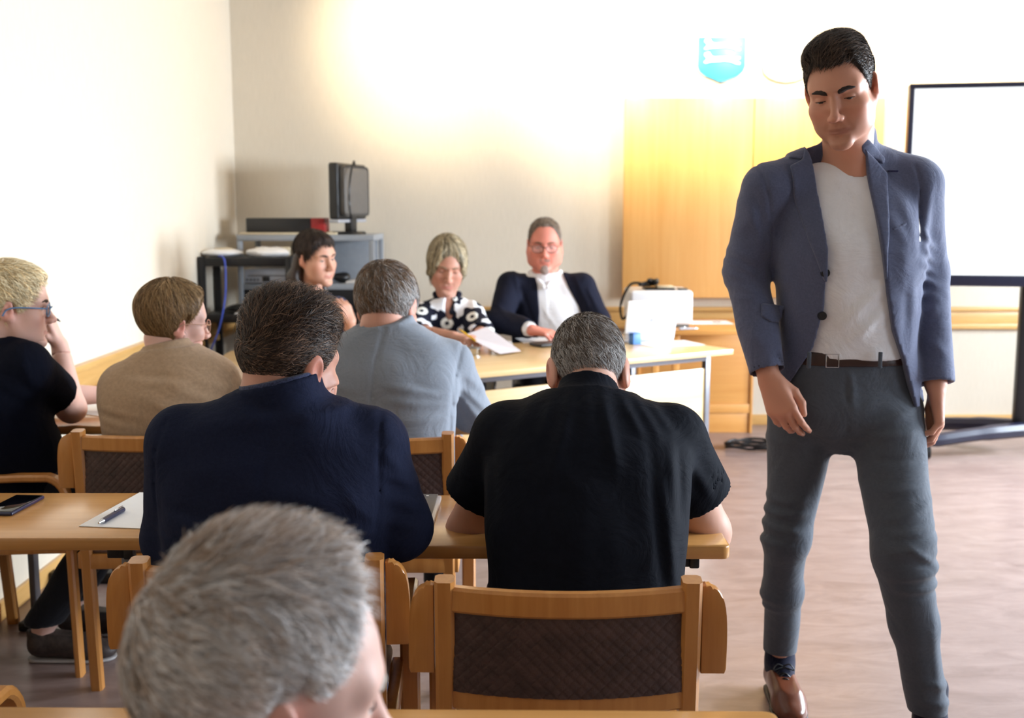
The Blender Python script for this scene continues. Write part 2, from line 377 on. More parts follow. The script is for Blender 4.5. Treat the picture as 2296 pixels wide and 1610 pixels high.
# ------------------------------------------------------------------ armchairs (bent-wood arms, quilted brown back)
def arc(c, r, a0, a1, n=6):
    return [(0, c[0] + r*math.cos(math.radians(a0 + (a1 - a0)*k/n)), c[1] + r*math.sin(math.radians(a0 + (a1 - a0)*k/n))) for k in range(n + 1)]
def make_chair(label):
    """Origin on the floor under the back posts; the sitter faces +Y."""
    t = thing('armchair', label, 'chair', group='bent-wood armchairs in the seating rows')
    hw = 0.212                                        # half distance between the posts' centres
    def bow(x, depth=0.036): return -depth*(1 - (x/hw)**2)
    for s in (-1, 1):
        bm = BM()
        band(bm, [(s*hw, 0.035, 0), (s*hw, 0.02, 0.22), (s*hw, 0.01, 0.44), (s*hw, 0.0, 0.62), (s*hw, -0.012, 0.785), (s*hw, -0.0125, 0.797), (s*hw, -0.013, 0.802)], 0.034, 0.036, (1, 0, 0), 0.006)
        fin('back_post', bm, 'wood_chair', t)
        x = s*0.253
        path = [(0, -0.002, 0.70), (0, 0.0, 0.69)] + arc((0.045, 0.675), 0.045, 180, 270)[1:] + [(0, 0.14, 0.628), (0, 0.26, 0.63)] + arc((0.32, 0.565), 0.066, 90, 0)[1:] + [(0, 0.39, 0.42), (0, 0.394, 0.2), (0, 0.398, 0.0)]
        bm = BM(); band(bm, [(x, p[1], p[2]) for p in path], 0.044, 0.022, (1, 0, 0), 0.006)
        # flat rear end of the arm, its outer top corner swept round
        prof = [(0.0, .632), (.041, .632), (.044, .640)] + [(.044*(1 - (k/12)**2.6*.72), .68 + .108*math.sin(k/12*math.pi/2)**.9) for k in range(13)] + [(.006, .792), (0.0, .79)]
        prism(bm, [(s*(.231 + a_), b_) for a_, b_ in prof], -0.014, 0.010, 'xz', 0.003)
        fin('arm_and_front_leg', bm, 'wood_chair', t)
    def rail_(name, z0, z1, th, dep, y):
        bm = BM(); N = 12; rings = []
        for i in range(N + 1):
            xx = -hw + 0.012 + (2*hw - 0.024)*i/N; yy = y + bow(xx, dep); e = 0.005
            rings.append([bm.verts.new((xx, yy + a, z)) for a, z in ((-th/2 + e, z0), (th/2 - e, z0), (th/2, z0 + e), (th/2, z1 - e), (th/2 - e, z1), (-th/2 + e, z1), (-th/2, z1 - e), (-th/2, z0 + e))])
        for a, b in zip(rings[:-1], rings[1:]):
            for k in range(8): bm.faces.new((a[k], a[(k + 1) % 8], b[(k + 1) % 8], b[k]))
        bm.faces.new(rings[0]); bm.faces.new(rings[-1][::-1])
        return fin(name, bm, 'wood_chair', t)
    rail_('top_rail', 0.745, 0.79, 0.024, 0.036, -0.01)
    rail_('lower_rail', 0.565, 0.605, 0.024, 0.036, 0.003)
    # quilted back: lozenge grooves as real relief
    bm = BM(); NX, NZ = 150, 60; z0, z1 = 0.6, 0.75; g = {}
    for side, off in ((0, -0.008), (1, 0.012)):
        for i in range(NX + 1):
            for k in range(NZ + 1):
                xx = -hw + 0.014 + (2*hw - 0.028)*i/NX; zz = z0 + (z1 - z0)*k/NZ
                a = (xx + zz)/0.0215; b = (xx - zz)/0.0215
                gr = min(abs(a - round(a)), abs(b - round(b)))*0.0215
                d = 0.0018*math.exp(-(gr/0.0016)**2)
                yy = -0.004 + bow(xx) + off + (d if side == 0 else -d)
                g[side, i, k] = bm.verts.new((xx, yy, zz))
    for i in range(NX):
        for k in range(NZ):
            bm.faces.new([g[0, i, k], g[0, i + 1, k], g[0, i + 1, k + 1], g[0, i, k + 1]])
            if i % 1 == 0: bm.faces.new([g[1, i, k], g[1, i, k + 1], g[1, i + 1, k + 1], g[1, i + 1, k]])
    o = fin('back_panel', bm, 'leatherette', t, angle=80); o['label'] = 'brown leatherette back panel quilted in lozenges'
    # seat
    for s in (-1, 1):
        bm = BM(); box(bm, (s*0.226 - 0.013, 0.0, 0.385), (s*0.226 + 0.013, 0.40, 0.435), 0.004); fin('side_rail', bm, 'wood_chair', t)
    bm = BM(); box(bm, (-0.213, 0.375, 0.385), (0.213, 0.40, 0.43), 0.004); fin('front_rail', bm, 'wood_chair', t)
    bm = BM(); box(bm, (-0.213, -0.005, 0.385), (0.213, 0.018, 0.43), 0.004); fin('rear_rail', bm, 'wood_chair', t)
    bm = BM(); box(bm, (-0.213, 0.005, 0.425), (0.213, 0.42, 0.465), 0.016, 3)
    fin('seat', bm, 'seat_fabric', t)
    return t
def chair_at(px, py, z=0.797):
    p = atz(px, py, z); return (p[0], p[1], 0)
chair0 = make_chair('armchair with brown quilted back occupied by the man in the black t-shirt')
chair0.location = chair_at(1273, 1299); chair0.rotation_euler = (0, 0, math.radians(-0.5))
dup(chair0, chair_at(580, 1252), math.radians(2.5), 'armchair occupied by the man in the navy suit jacket')
dup(chair0, chair_at(345, 966), math.radians(1.5), 'armchair occupied by the person in the beige jumper')
dup(chair0, chair_at(838, 972), math.radians(0), 'armchair occupied by the man in the light grey suit jacket')
dup(chair0, (-1.755, 3.44, 0), math.radians(-85), 'armchair occupied by the blond person with blue glasses at the left edge')
dup(chair0, (-1.115, 1.40, 0), math.radians(0), 'empty armchair cut off by the lower left corner, only its arm showing')
dup(chair0, (-0.24, 0.62, 0), math.radians(-12), 'armchair under the grey-haired man in the foreground')

# ------------------------------------------------------------------ narrow row tables
def table(label, x0, x1, y0, y1, rz=0.0, z=0.72, mat='wood_table'):
    cx, cy = (x0 + x1)/2, (y0 + y1)/2; w, d = (x1 - x0)/2, (y1 - y0)/2
    t = thing('row_table', label, 'table', (cx, cy, 0), rz, 'narrow wooden tables in the seating rows')
    bm = BM(); r = 0.018; poly = []
    for sx, sy, a0 in ((1, 1, 0), (-1, 1, 90), (-1, -1, 180), (1, -1, 270)):
        for k in range(5):
            a = math.radians(a0 + 22.5*k); poly.append((sx*(w - r) + r*math.cos(a), sy*(d - r) + r*math.sin(a)))
    prism(bm, poly, z - 0.03, z, 'xy', 0.005); fin('table_top', bm, mat, t)
    for sx in (-1, 1):
        x = sx*(w - 0.10)
        bm = BM(); box(bm, (x - 0.011, -d + 0.10, 0.03), (x + 0.011, -d + 0.14, z - 0.03), 0.003); fin('leg', bm, 'steel_grey', t)
        bm = BM(); box(bm, (x - 0.02, -d + 0.04, z - 0.06), (x + 0.02, d - 0.04, z - 0.031), 0.003); fin('bracket', bm, 'black_metal', t)
        bm = BM(); box(bm, (x - 0.022, -d + 0.02, 0.0), (x + 0.022, d - 0.02, 0.03), 0.006); fin('foot', bm, 'black_metal', t)
        bm = BM(); box(bm, (x + sx*0.018, -d + 0.035, z - 0.062), (x + sx*0.04, -d + 0.06, z - 0.032), 0.004); fin('link_catch', bm, 'black_plastic', t)
    bm = BM(); box(bm, (-w + 0.121, d - 0.10, z - 0.075), (w - 0.121, d - 0.07, z - 0.031), 0.003); fin('stretcher', bm, 'black_metal', t)
    return t
xr = atz(1644, 1230, 0.72)[0]
yB = atz(1300, 1224, 0.72)[1]
XL = atz(345, 1206, 0.72)[0]
table('second-row table under the elbows of the man in the black t-shirt', XL + 0.012, xr, yB, yB + 0.42, math.radians(-0.3))
yL = atz(150, 1206, 0.72)[1]
table('second-row table at the left edge carrying a phone and a sheet of paper', XL - 1.0, XL, yL, yL + 0.385, 0)
yA = 3.55
table('first-row table in front of the man in the light grey suit', -0.55, 0.60, yA, yA + 0.42, 0)
table('first-row table in front of the person in the beige jumper', -1.765, -0.562, yA, yA + 0.42, 0)
yC = atz(900, 1586, 0.72)[1]
table('front table cut off by the bottom edge beside the grey-haired man', -1.0, atz(1738, 1600, 0.72)[0], yC - 0.40, yC, math.radians(-0.7))
# floor-level bar of a table base seen between the chair legs
p = at(150, 1338, 4.05)
bxo('table_base_bar', (-1.78, 4.05, 0.0), (-0.62, 4.11, 0.045), 'black_metal', None, 0.006)
tag(bpy.data.objects['table_base_bar'], 'long black bar of a table base on the floor behind the first-row tables at left', 'table base bar')

# ------------------------------------------------------------------ the front desk (turned about 30 degrees)
ZD = 0.735
cR = atz(1645, 783, ZD); cL = atz(1045, 838, ZD); du = (cR - cL); du[2] = 0; du /= np.linalg.norm(du); ang = math.atan2(du[1], du[0])
def desk(label, length, depth, corner, rz, panel=True, matt='wood_desk', group=None):
    """corner = near right-hand corner of the top; local x runs left from it, y away from the viewer."""
    t = thing('office_desk', label, 'desk', (corner[0], corner[1], 0), rz)
    bm = BM(); box(bm, (-length, 0, ZD - 0.026), (0, depth, ZD), 0.004); fin('desk_top', bm, matt, t)
    for x in (-length + 0.09, -0.09):
        for y in (0.10, depth - 0.10):
            bm = BM(); box(bm, (x - 0.016, y - 0.016, 0), (x + 0.016, y + 0.016, ZD - 0.027), 0.004); fin('leg', bm, 'steel_grey', t)
    for y in (0.10, depth - 0.10):
        bm = BM(); box(bm, (-length + 0.107, y - 0.014, ZD - 0.062), (-0.107, y + 0.014, ZD - 0.028), 0.003); fin('frame_rail', bm, 'steel_grey', t)
    if panel:
        bm = BM(); box(bm, (-length + 0.1065, 0.092, 0.14), (-0.1065, 0.108, ZD - 0.10), 0.003); fin('modesty_panel', bm, matt, t)
    return t
desk1 = desk('pale wooden desk with grey steel frame holding the laptop and papers', 1.62, 0.80, cR, ang)
mw = desk1.matrix_basis.copy()
mw = Matrix.Translation(desk1.location) @ Matrix.Rotation(ang, 4, 'Z')
def D1(x, y, z=ZD): return mw @ Vector((x, y, z))
cl2 = D1(-1.63, 0.0)
desk('pale desk continuing to the left in front of the dark-haired woman', 1.1, 0.85, (cl2[0], cl2[1]), math.radians(2))
# side table by the wall that carries the printer
s0 = at(1695, 760, 6.95)
t = thing('side_table', 'honey-coloured side table by the wall carrying the white printer', 'table', (s0[0], 6.95, 0))
bm = BM(); box(bm, (-0.76, -0.63, ZD - 0.03), (-0.02, 0.02, ZD), 0.004); fin('table_top', bm, 'wood_side', t)
bm = BM(); box(bm, (-0.74, -0.02, 0.19), (-0.036, 0.0, ZD - 0.031), 0.003); fin('back_panel', bm, 'wood_side', t)
bm = BM(); box(bm, (-0.74, -0.028, 0.13), (-0.036, 0.004, 0.189), 0.003); fin('cross_rail', bm, 'wood_side', t)
bm = BM(); box(bm, (-0.74, -0.02, 0.0), (-0.036, -0.002, 0.129), 0.003); fin('plinth', bm, 'wood_side', t)
for x in (-0.76, -0.035):
    bm = BM(); box(bm, (x, -0.03, 0), (x + 0.02, 0.02, ZD - 0.031), 0.003); fin('leg', bm, 'wood_side', t)
for x in (-0.74, -0.62):
    bm = BM(); box(bm, (x, -0.6, 0), (x + 0.04, -0.56, ZD - 0.031), 0.003); fin('leg', bm, 'wood_side', t)
# chairs behind the desk (chrome frames, dark)
def desk_chair(label, p, rz):
    t = thing('meeting_chair', label, 'chair', (p[0], p[1], 0), rz, 'dark chairs behind the front desk')
    for s in (-1, 1):
        bm = BM(); tube(bm, [(s*.23, -.22, 0), (s*.23, -.2, .4), (s*.23, -.25, .72), (s*.21, -.26, .86)], .011, 8); fin('back_post', bm, 'chrome', t)
        bm = BM(); tube(bm, [(s*.23, .22, 0), (s*.23, .2, .43)], .011, 8, 0); fin('leg', bm, 'chrome', t)
    bm = BM(); box(bm, (-.23, -.21, .42), (.23, .23, .47), .018, 3); fin('seat', bm, 'black_plastic', t)
    bm = BM(); box(bm, (-.21, -.275, .60), (.21, -.25, .86), .01, 3); fin('backrest', bm, 'black_plastic', t)

# ------------------------------------------------------------------ grey equipment rack, cart and what stands on them
YR = 6.62
a = at(530, 527, YR); b = at(838, 527, YR); ztop = a[2]; x0, x1 = a[0], b[0]; yb = 7.12
t = thing('equipment_rack', 'grey metal equipment rack against the front wall behind the dark-haired woman', 'rack', (x0, YR, 0))
def rb(name, lo, hi, mat, bev=0.003): return bxo(name, rel(t, lo), rel(t, hi), mat, t, bev)
for x in (x0, x1 - 0.03):
    for y in (YR, yb - 0.03): rb('upright', (x, y, 0), (x + 0.03, y + 0.03, ztop - 0.036), 'rack_grey')
rb('top_shelf', (x0, YR, ztop - 0.035), (x1, yb, ztop), 'rack_grey')
zs = [at(600, 637, YR)[2], at(600, 740, YR)[2], 0.12]
for z in zs: rb('shelf', (x0 + .002, YR + 0.004, z - 0.035), (x1 - .002, yb - 0.003, z), 'rack_grey')
xm = at(668, 600, YR)[0]
rb('partition', (xm, YR + 0.03, zs[0] + 0.001), (xm + 0.015, yb - 0.04, ztop - 0.036), 'rack_grey')
rb('back_sheet', (xm + 0.02, yb - 0.04, zs[0] + .001), (x1 - 0.032, yb - 0.032, ztop - 0.036), 'rack_grey')
rb('dark_front', (x0 + 0.032, YR + 0.012, zs[1] + 0.001), (x1 - 0.032, YR + 0.024, zs[0] - 0.036), 'black_metal')
# monitor on top, turned sideways
mc = at(782, 522, 6.80)
t = thing('computer_monitor', 'old grey-backed computer monitor standing on the grey rack', 'monitor', (mc[0], 6.80, ztop), math.radians(-105))
hM = (522 - 366)/F_PX*6.75
bm = BM(); box(bm, (-0.22, -0.03, hM*0.22), (0.22, 0.03, hM), 0.012, 3); fin('screen_case', bm, 'black_plastic', t)
bm = BM(); box(bm, (-0.19, 0.031, hM*0.26), (0.19, 0.062, hM*0.96), 0.03, 3); fin('back_cover', bm, 'grey_plastic', t)
bm = BM(); box(bm, (-0.205, -0.034, hM*0.31), (0.205, -0.0305, hM*0.97), 0.001); fin('screen', bm, 'glass_black', t)
bm = BM(); box(bm, (-0.215, -0.036, hM*0.17), (0.215, 0.03, hM*0.218), 0.006); fin('lower_bezel', bm, 'silver_plastic', t)
bm = BM(); box(bm, (-0.045, -0.01, 0.016), (0.045, 0.04, hM*0.3), 0.01); fin('stand_neck', bm, 'black_plastic', t)
bm = BM(); cyl(bm, (0, 0, 0.001), (0, 0, 0.018), 0.11, 0.10, 28); fin('stand_foot', bm, 'black_plastic', t)
bm = BM(); tube(bm, [(.05, .07, hM*.97), (.1, .085, hM*1.02), (.19, .1, hM*.8), (.215, .1, hM*.5), (.19, .1, hM*.26), (.1, .09, hM*.24)], 0.006, 8); fin('cable', bm, 'black_plastic', t)
# black box with a red end
a = at(552, 521, YR + 0.08); b = at(726, 487, YR + 0.08)
bxo('cardboard_sheet', (at(538, 520, YR + .05)[0], YR + 0.03, ztop + 0.0005), (at(755, 520, YR + .05)[0], YR + 0.38, ztop + 0.014), 'card_beige')
tag(bpy.data.objects['cardboard_sheet'], 'flat beige card folder under the long black box on the grey rack', 'folder')
t = thing('long_box', 'long black box with a red end lying on the grey rack', 'box', (a[0], YR + 0.08, ztop + 0.0145))
w = b[0] - a[0]; h = b[2] - ztop - 0.02
bm = BM(); box(bm, (0, 0, 0), (w*0.83, 0.2, h), 0.004); fin('box_body', bm, 'black_plastic', t)
bm = BM(); box(bm, (w*0.8305, 0, 0), (w, 0.2, h), 0.004); fin('box_end', bm, 'red_box', t)
# flat video recorder
a = at(545, 630, YR + .03); b = at(650, 598, YR + .03)
t = thing('video_recorder', 'silver video recorder on the middle shelf of the grey rack', 'recorder', ((a[0] + b[0])/2 + 0.07, YR + .03, zs[0] + 0.0005))
ww = (b[0] - a[0])/2 + 0.06; hh = b[2] - a[2]
bm = BM(); box(bm, (-ww, 0, 0.004), (ww, 0.3, hh), 0.004); fin('recorder_body', bm, 'silver_plastic', t)
bm = BM(); box(bm, (-ww + .02, -.004, hh*.52), (ww - .02, 0.001, hh*.6), 0.001); fin('tape_slot', bm, 'grey_plastic', t)
bm = BM(); box(bm, (-ww*.45, -.005, hh*.15), (-ww*.25, 0.001, hh*.5), 0.001); fin('display_window', bm, 'black_plastic', t)
for k in range(4):
    bm = BM(); cyl(bm, (-ww*.92 + k*.022, -.005, hh*.28), (-ww*.92 + k*.022, .002, hh*.28), .006); fin('button', bm, 'grey_plastic', t)
# a crumpled black bag and small things on the right part of the rack
def blob_noise(bm, c, r, amp, seed, seg=18):
    rnd = random.Random(seed); vs = sph(bm, c, r, seg)
    ph = [(rnd.uniform(20, 60), rnd.uniform(20, 60), rnd.uniform(20, 60), rnd.uniform(0, 6)) for _ in range(4)]
    for v in vs:
        d = (v.co - Vector(c)); nrm = d.normalized()
        v.co += nrm*amp*sum(math.sin(v.co.x*a + v.co.y*b + v.co.z*cc + p) for a, b, cc, p in ph)/2
    return vs
p = at(765, 616, YR + .12)
bm = BM(); blob_noise(bm, (p[0], YR + .12, zs[0] + .035), (.055, .05, .032), .007, 3)
tag(fin('camera_bag', bm, 'black_plastic'), 'small crumpled black bag on the right side of the grey rack', 'bag')
p = at(800, 622, YR + .1)
bm = BM(); box(bm, (p[0] - .06, YR + .05, zs[0] + .001), (p[0] + .07, YR + .3, zs[0] + .014), .003)
tag(fin('paper_stack', bm, 'paper'), 'thin stack of white sheets on the right side of the grey rack', 'paper')

# black cart
YK = 6.25
a = at(443, 578, YK); b = at(652, 578, YK); zk = a[2]; x0, x1 = a[0], b[0]; yb = YK + 0.36
t = thing('media_cart', 'black metal cart with two shelves in the corner by the left wall', 'cart', (x0, YK, 0))
for x in (x0, x1 - 0.035):
    for y in (YK, yb - 0.035): rb('post', (x, y, 0.0), (x + 0.035, y + 0.035, zk + 0.006), 'black_metal')
zl = at(520, 705, YK)[2]
for z in (zk, zl): rb('shelf', (x0 + .036, YK + .002, z - 0.05), (x1 - .036, yb - .002, z), 'black_metal', 0.004)
rb('shelf', (x0 + .036, YK + .002, 0.12), (x1 - .036, yb - .002, 0.15), 'black_metal', 0.004)
c = at(498, 575, YK + .15)
t = thing('wireless_router', 'white rounded wireless router on the left of the black cart', 'router', (c[0], YK + .15, zk + 0.001))
bm = BM(); sph(bm, (0, 0, 0.02), (0.125, 0.1, 0.026), 28)
for v in bm.verts: v.co.z = max(v.co.z, 0.0)
fin('shell', bm, 'white_plastic', t)
bm = BM(); sph(bm, (0.01, 0, 0.042), (0.06, 0.05, 0.01), 20); fin('cover_cap', bm, 'card_beige', t)
c = at(600, 575, YK + .15)
t = thing('plastic_bag', 'flat white plastic bag of papers on the right of the black cart', 'bag', (c[0], YK + .16, zk + 0.001))
bm = BM(); vs = blob_noise(bm, (0, 0, 0.02), (0.125, 0.11, 0.035), 0.008, 5, 24)
for v in bm.verts: v.co.z = max(v.co.z, 0.0)
fin('bag_body', bm, 'white_plastic', t)
bm = BM(); box(bm, (-.1, .12, 0), (.1, .16, .05), .003); fin('folder', bm, 'card_beige', t)
c = at(545, 700, YK + .1)
bm = BM(); blob_noise(bm, (c[0], YK + .14, zl + .025), (.11, .09, .024), .006, 9)
tag(fin('black_device', bm, 'black_plastic'), 'dark crumpled device cover on the lower shelf of the black cart', 'cover')
bm = BM(); box(bm, (at(525, 716, YK)[0], YK + .01, zl + .0005), (at(560, 716, YK)[0], YK + .12, zl + .006), .001)
tag(fin('white_card', bm, 'paper'), 'small white card on the lower shelf of the black cart', 'card')
pts = [at(488, 574, YK + .09), at(503, 582, YK - .03), at(506, 640, YK - .04), at(503, 680, YK - .04), at(493, 730, YK - .05), at(478, 772, YK - .08), at(452, 830, YK - .08), at(440, 900, YK - .04)]
bm = BM(); tube(bm, pts, 0.005, 8); tag(fin('network_cable', bm, 'blue_cable'), 'blue network cable hanging down from the router on the black cart', 'cable')
# radiator below the rail in the corner
t = thing('radiator', 'pale ribbed radiator on the front wall behind the black cart', 'radiator', (-1.62, WALL_Y, 0.0))
for k in range(14):
    bm = BM(); box(bm, (k*0.05, -0.09, 0.14), (k*0.05 + 0.042, -0.02, 0.62), 0.012, 2); fin('rib', bm, 'radiator', t)
bm = BM(); box(bm, (0, -0.07, 0.16), (0.692, -0.04, 0.19), 0.005); fin('header', bm, 'radiator', t)
bm = BM(); box(bm, (0, -0.019, 0.2), (0.69, -0.001, 0.26), 0.003); fin('wall_bracket', bm, 'radiator', t)

# ------------------------------------------------------------------ big display on a rolling stand
YS = 6.35
a = at(2019, 640, YS); b = at(2023, 188, YS); Hs = b[2] - a[2]; Ws = Hs/0.58
t = thing('presentation_display', 'large flat display with a glowing white screen on a rolling stand', 'display', (a[0], YS, 0), math.radians(-11))
z0, z1 = a[2], b[2]; bz = Hs*0.024; bb = Hs*0.055
bm = BM(); box(bm, (0, 0.02, z0), (Ws, 0.09, z1), 0.006); fin('housing', bm, 'navy_plastic', t)
for nm, lo, hi in (('bezel', (0, 0, z1 - bz), (Ws, 0.0195, z1)), ('bezel', (0, 0, z0), (Ws, 0.0195, z0 + bb)), ('bezel', (0, 0, z0 + bb), (bz, 0.0195, z1 - bz)), ('bezel', (Ws - bz, 0, z0 + bb), (Ws, 0.0195, z1 - bz))):
    bm = BM(); box(bm, lo, hi, 0.002); fin(nm, bm, 'navy_plastic', t)
bm = BM(); box(bm, (bz, 0.006, z0 + bb), (Ws - bz, 0.0195, z1 - bz)); fin('screen', bm, 'screen_white', t)
for x in (0.69, 1.2):
    bm = BM(); box(bm, (x, 0.1, 0.14), (x + 0.09, 0.17, z0 + 0.5), 0.006); fin('post', bm, 'black_metal', t)
for x in (0.69, 1.2):
    s = -1 if x < 1 else 1; xe = x + 0.045 + s*0.56
    for yy, ye in ((0.08, -0.12), (0.19, 0.42)):
        bm = BM(); tube(bm, [(x + .045, yy, .15), (x + .045 + s*.25, yy + (ye - yy)*.45, .135), (xe, ye, .10)], [.045, .04, .03], 8)
        fin('foot_arm', bm, 'navy_plastic', t)
        bm = BM(); cyl(bm, (xe - .015, ye, .035), (xe + .015, ye, .035), .034, seg=18); fin('caster', bm, 'black_plastic', t)
        bm = BM(); cyl(bm, (xe, ye, .03), (xe, ye, .1), .012, seg=10); fin('caster_stem', bm, 'steel_grey', t)
bm = BM(); box(bm, (0.79, 0.11, 0.2), (1.19, 0.16, 0.26), .004); fin('cross_bar', bm, 'black_metal', t)
# coiled cable on the floor
c = atz(1700, 1003, 0.01)
bm = BM(); pts = []
for k in range(46):
    a_ = k*0.42; r = 0.16 + 0.02*math.sin(k*1.7); pts.append((c[0] + r*1.15*math.cos(a_), c[1] + r*0.62*math.sin(a_), 0.012 + 0.0016*k*0.5 + 0.006*math.sin(k*2.3)))
pts += [(c[0] + .3, c[1] - .05, .011), (c[0] + .6, c[1] + .08, .011), (c[0] + 1.0, c[1] + .2, .011)]
tube(bm, pts, 0.009, 6, 3); tag(fin('extension_lead', bm, 'black_plastic'), 'coiled black extension lead on the floor beside the desk leg', 'cable')

# ------------------------------------------------------------------ things on the front desk and side table
a = at(1408, 736, 6.46); b = at(1551, 652, 6.46)
t = thing('office_printer', 'white office printer with rounded edges on the side table', 'printer', ((a[0] + b[0])/2 + .01, 6.46, ZD + 0.001))
w = (b[0] - a[0])/2; h = b[2] - ZD
bm = BM(); box(bm, (-w, 0, 0.012), (w, 0.36, h), 0.022, 4); fin('printer_body', bm, 'white_plastic', t)
bm = BM(); box(bm, (-w + .02, .01, 0), (w - .02, .34, .014), .002); fin('printer_base', bm, 'grey_plastic', t)
bm = BM(); box(bm, (-w*.5, .03, h + .0005), (w*.45, .2, h + .012), .003); fin('output_tray', bm, 'black_plastic', t)
bm = BM(); box(bm, (w*-.1, .04, h + .0125), (w*.45, .18, h + .022), .003); fin('paper_guide', bm, 'card_beige', t)
bm = BM(); box(bm, (w*.55, .02, h + .0005), (w*.85, .1, h + .01), .003); fin('control_panel', bm, 'grey_plastic', t)
bm = BM(); cyl(bm, (w*.18, -.003, h*.14), (w*.18, .004, h*.14), .012); fin('power_button', bm, 'crest_blue', t)
bm = BM(); rr = random.Random(4)
pl = [(-w*.75 + rr.uniform(0, w*.75), .08 + rr.uniform(-.04, .1), h + .02 + rr.uniform(0, .045)) for _ in range(16)]
tube(bm, [(-w*1.02, .05, h*.35), (-w*1.2, .06, h*.2), (-w*1.25, .08, h*.6), (-w*.95, .08, h + .03)] + pl, .008, 6, 6)
o = fin('cable_tangle', bm, 'black_plastic'); o.location = t.location; tag(o, 'tangled black cables heaped on top of the white printer', 'cable')
# laptop, lid towards us
a = at(1395, 768, 5.78); b = at(1508, 768, 5.78); LT = at(1450, 686, 5.82)
t = thing('laptop', 'open pale laptop seen from behind its lid on the front desk', 'laptop', ((a[0] + b[0])/2, 5.72, ZD + 0.001), math.radians(16))
w = (b[0] - a[0])/2*1.06; h = 0.215
bm = BM(); box(bm, (-w, 0, 0), (w, 0.2, 0.014), 0.004); fin('keyboard_base', bm, 'silver_plastic', t)
bm = BM(); box(bm, (-w, -0.004, 0), (w, 0.004, h), 0.006, 3, Matrix.Translation((0, -0.002, 0.016)) @ Matrix.Rotation(math.radians(14), 4, 'X')); fin('lid', bm, 'white_plastic', t)
bm = BM(); cyl(bm, (0, -.0045, h*.5), (0, -.003, h*.5), .012, seg=20); bmesh.ops.transform(bm, matrix=Matrix.Translation((0, -0.0025, 0.016)) @ Matrix.Rotation(math.radians(14), 4, 'X'), verts=bm.verts); fin('lid_emblem', bm, 'silver_plastic', t)
def sheet(name, label, c, rz, w=0.21, l=0.297, z=None, mat='paper', th=0.0012, cat='paper', curl=0.0, group=None):
    bm = BM(); N = 8; up = []; dn = []
    for i in range(N + 1):
        for k in range(2):
            x = -w/2 + w*k; y = -l/2 + l*i/N; zz = curl*(i/N)**2
            up.append(bm.verts.new((x, y, zz + th))); dn.append(bm.verts.new((x, y, zz)))
    for i in range(N):
        bm.faces.new((up[2*i], up[2*i + 1], up[2*i + 3], up[2*i + 2])); bm.faces.new((dn[2*i], dn[2*i + 2], dn[2*i + 3], dn[2*i + 1]))
        for k in range(2): bm.faces.new((up[2*i + k], up[2*i + 2 + k], dn[2*i + 2 + k], dn[2*i + k]) if k else (up[2*i], dn[2*i], dn[2*i + 2], up[2*i + 2]))
    bm.faces.new((up[0], dn[0], dn[1], up[1])); bm.faces.new((up[-2], up[-1], dn[-1], dn[-2]))
    o = fin(name, bm, mat); o.location = (c[0], c[1], c[2] if z is None else z); o.rotation_euler = (0, 0, rz)
    return tag(o, label, cat, group)
e = 0.0008
sheet('paper_sheet', 'white sheet on the pale desk to the right of the laptop', atz(1502, 771, ZD + e), ang + math.radians(80))
sheet('paper_sheet', 'white sheet on the pale desk under the hand of the man in the navy blazer', atz(1225, 762, ZD + e), ang + math.radians(70))
sheet('paper_sheet', 'white sheet lying before the woman in the floral blouse', atz(1085, 770, ZD + e), ang + math.radians(60), z=ZD + e)
pc = atz(1590, 723, ZD + e)
sheet('brochure', 'white brochure with a small blue mark on the side table beside the printer', pc, math.radians(92), 0.21, 0.26)
bm = BM(); box(bm, (pc[0] + .02, pc[1] - .03, ZD + .0021), (pc[0] + .07, pc[1] + .02, ZD + .0026)); o = fin('brochure_mark', bm, 'pen_blue')
o.parent = bpy.data.objects['brochure']; o.matrix_parent_inverse = (Matrix.Translation(o.parent.location) @ Matrix.Rotation(math.radians(92), 4, 'Z')).inverted()
def pen(name, label, p, rz, mat, l=0.14, r=0.0045, grip='chrome', tilt=0.0, scale=1.0):
    t = thing(name, label, 'pen', p, rz); t.rotation_euler = (0, tilt, rz)
    bm = BM(); cyl(bm, (-l/2, 0, r), (l*.32, 0, r), r*1.1, r, 12); fin('barrel', bm, mat, t)
    bm = BM(); cyl(bm, (l*.32, 0, r), (l*.46, 0, r), r, r*.35, 12); fin('tip', bm, grip, t)
    bm = BM(); cyl(bm, (-l/2 - .006, 0, r), (-l/2, 0, r), r*.55, r*.55, 10); fin('push_button', bm, grip, t)
    bm = BM(); box(bm, (-l/2, -.0018, 2*r + .0005), (-l/2 + .04, .0018, 2*r + .003), .0006); fin('clip', bm, grip, t)
    return t
q = atz(1545, 739, ZD + .001); pen('ballpoint_pen', 'silver pen lying on the side table near the printer', q, math.radians(15), 'silver_plastic', 0.12, 0.006)
q = atz(248, 1163, 0.7215 + .002); pen('ballpoint_pen', 'dark blue ballpoint pen lying on the white sheet of the second-row table', (q[0], q[1], 0.7226), math.radians(-97), 'pen_blue', 0.12, 0.0062)
q = atz(1424, 772, ZD)
t = thing('small_box', 'small blue box standing on the desk in front of the laptop', 'box', (q[0], q[1], ZD + .001), ang)
bm = BM(); box(bm, (-.028, -.02, 0), (.024, .02, .055), .003); fin('box_body', bm, 'blue_box', t)
bm = BM(); box(bm, (-.028, -.021, .0555), (.024, .021, .06), .002); fin('box_lid', bm, 'blue_box', t)
q = atz(1222, 776, ZD)
t = thing('tablet_case', 'flat black case lying on the pale desk below the pointing hand', 'case', (q[0], q[1], ZD + .001), ang)
bm = BM(); box(bm, (-.06, -.05, 0), (.1, .06, .018), .007, 3); fin('case_body', bm, 'black_plastic', t)
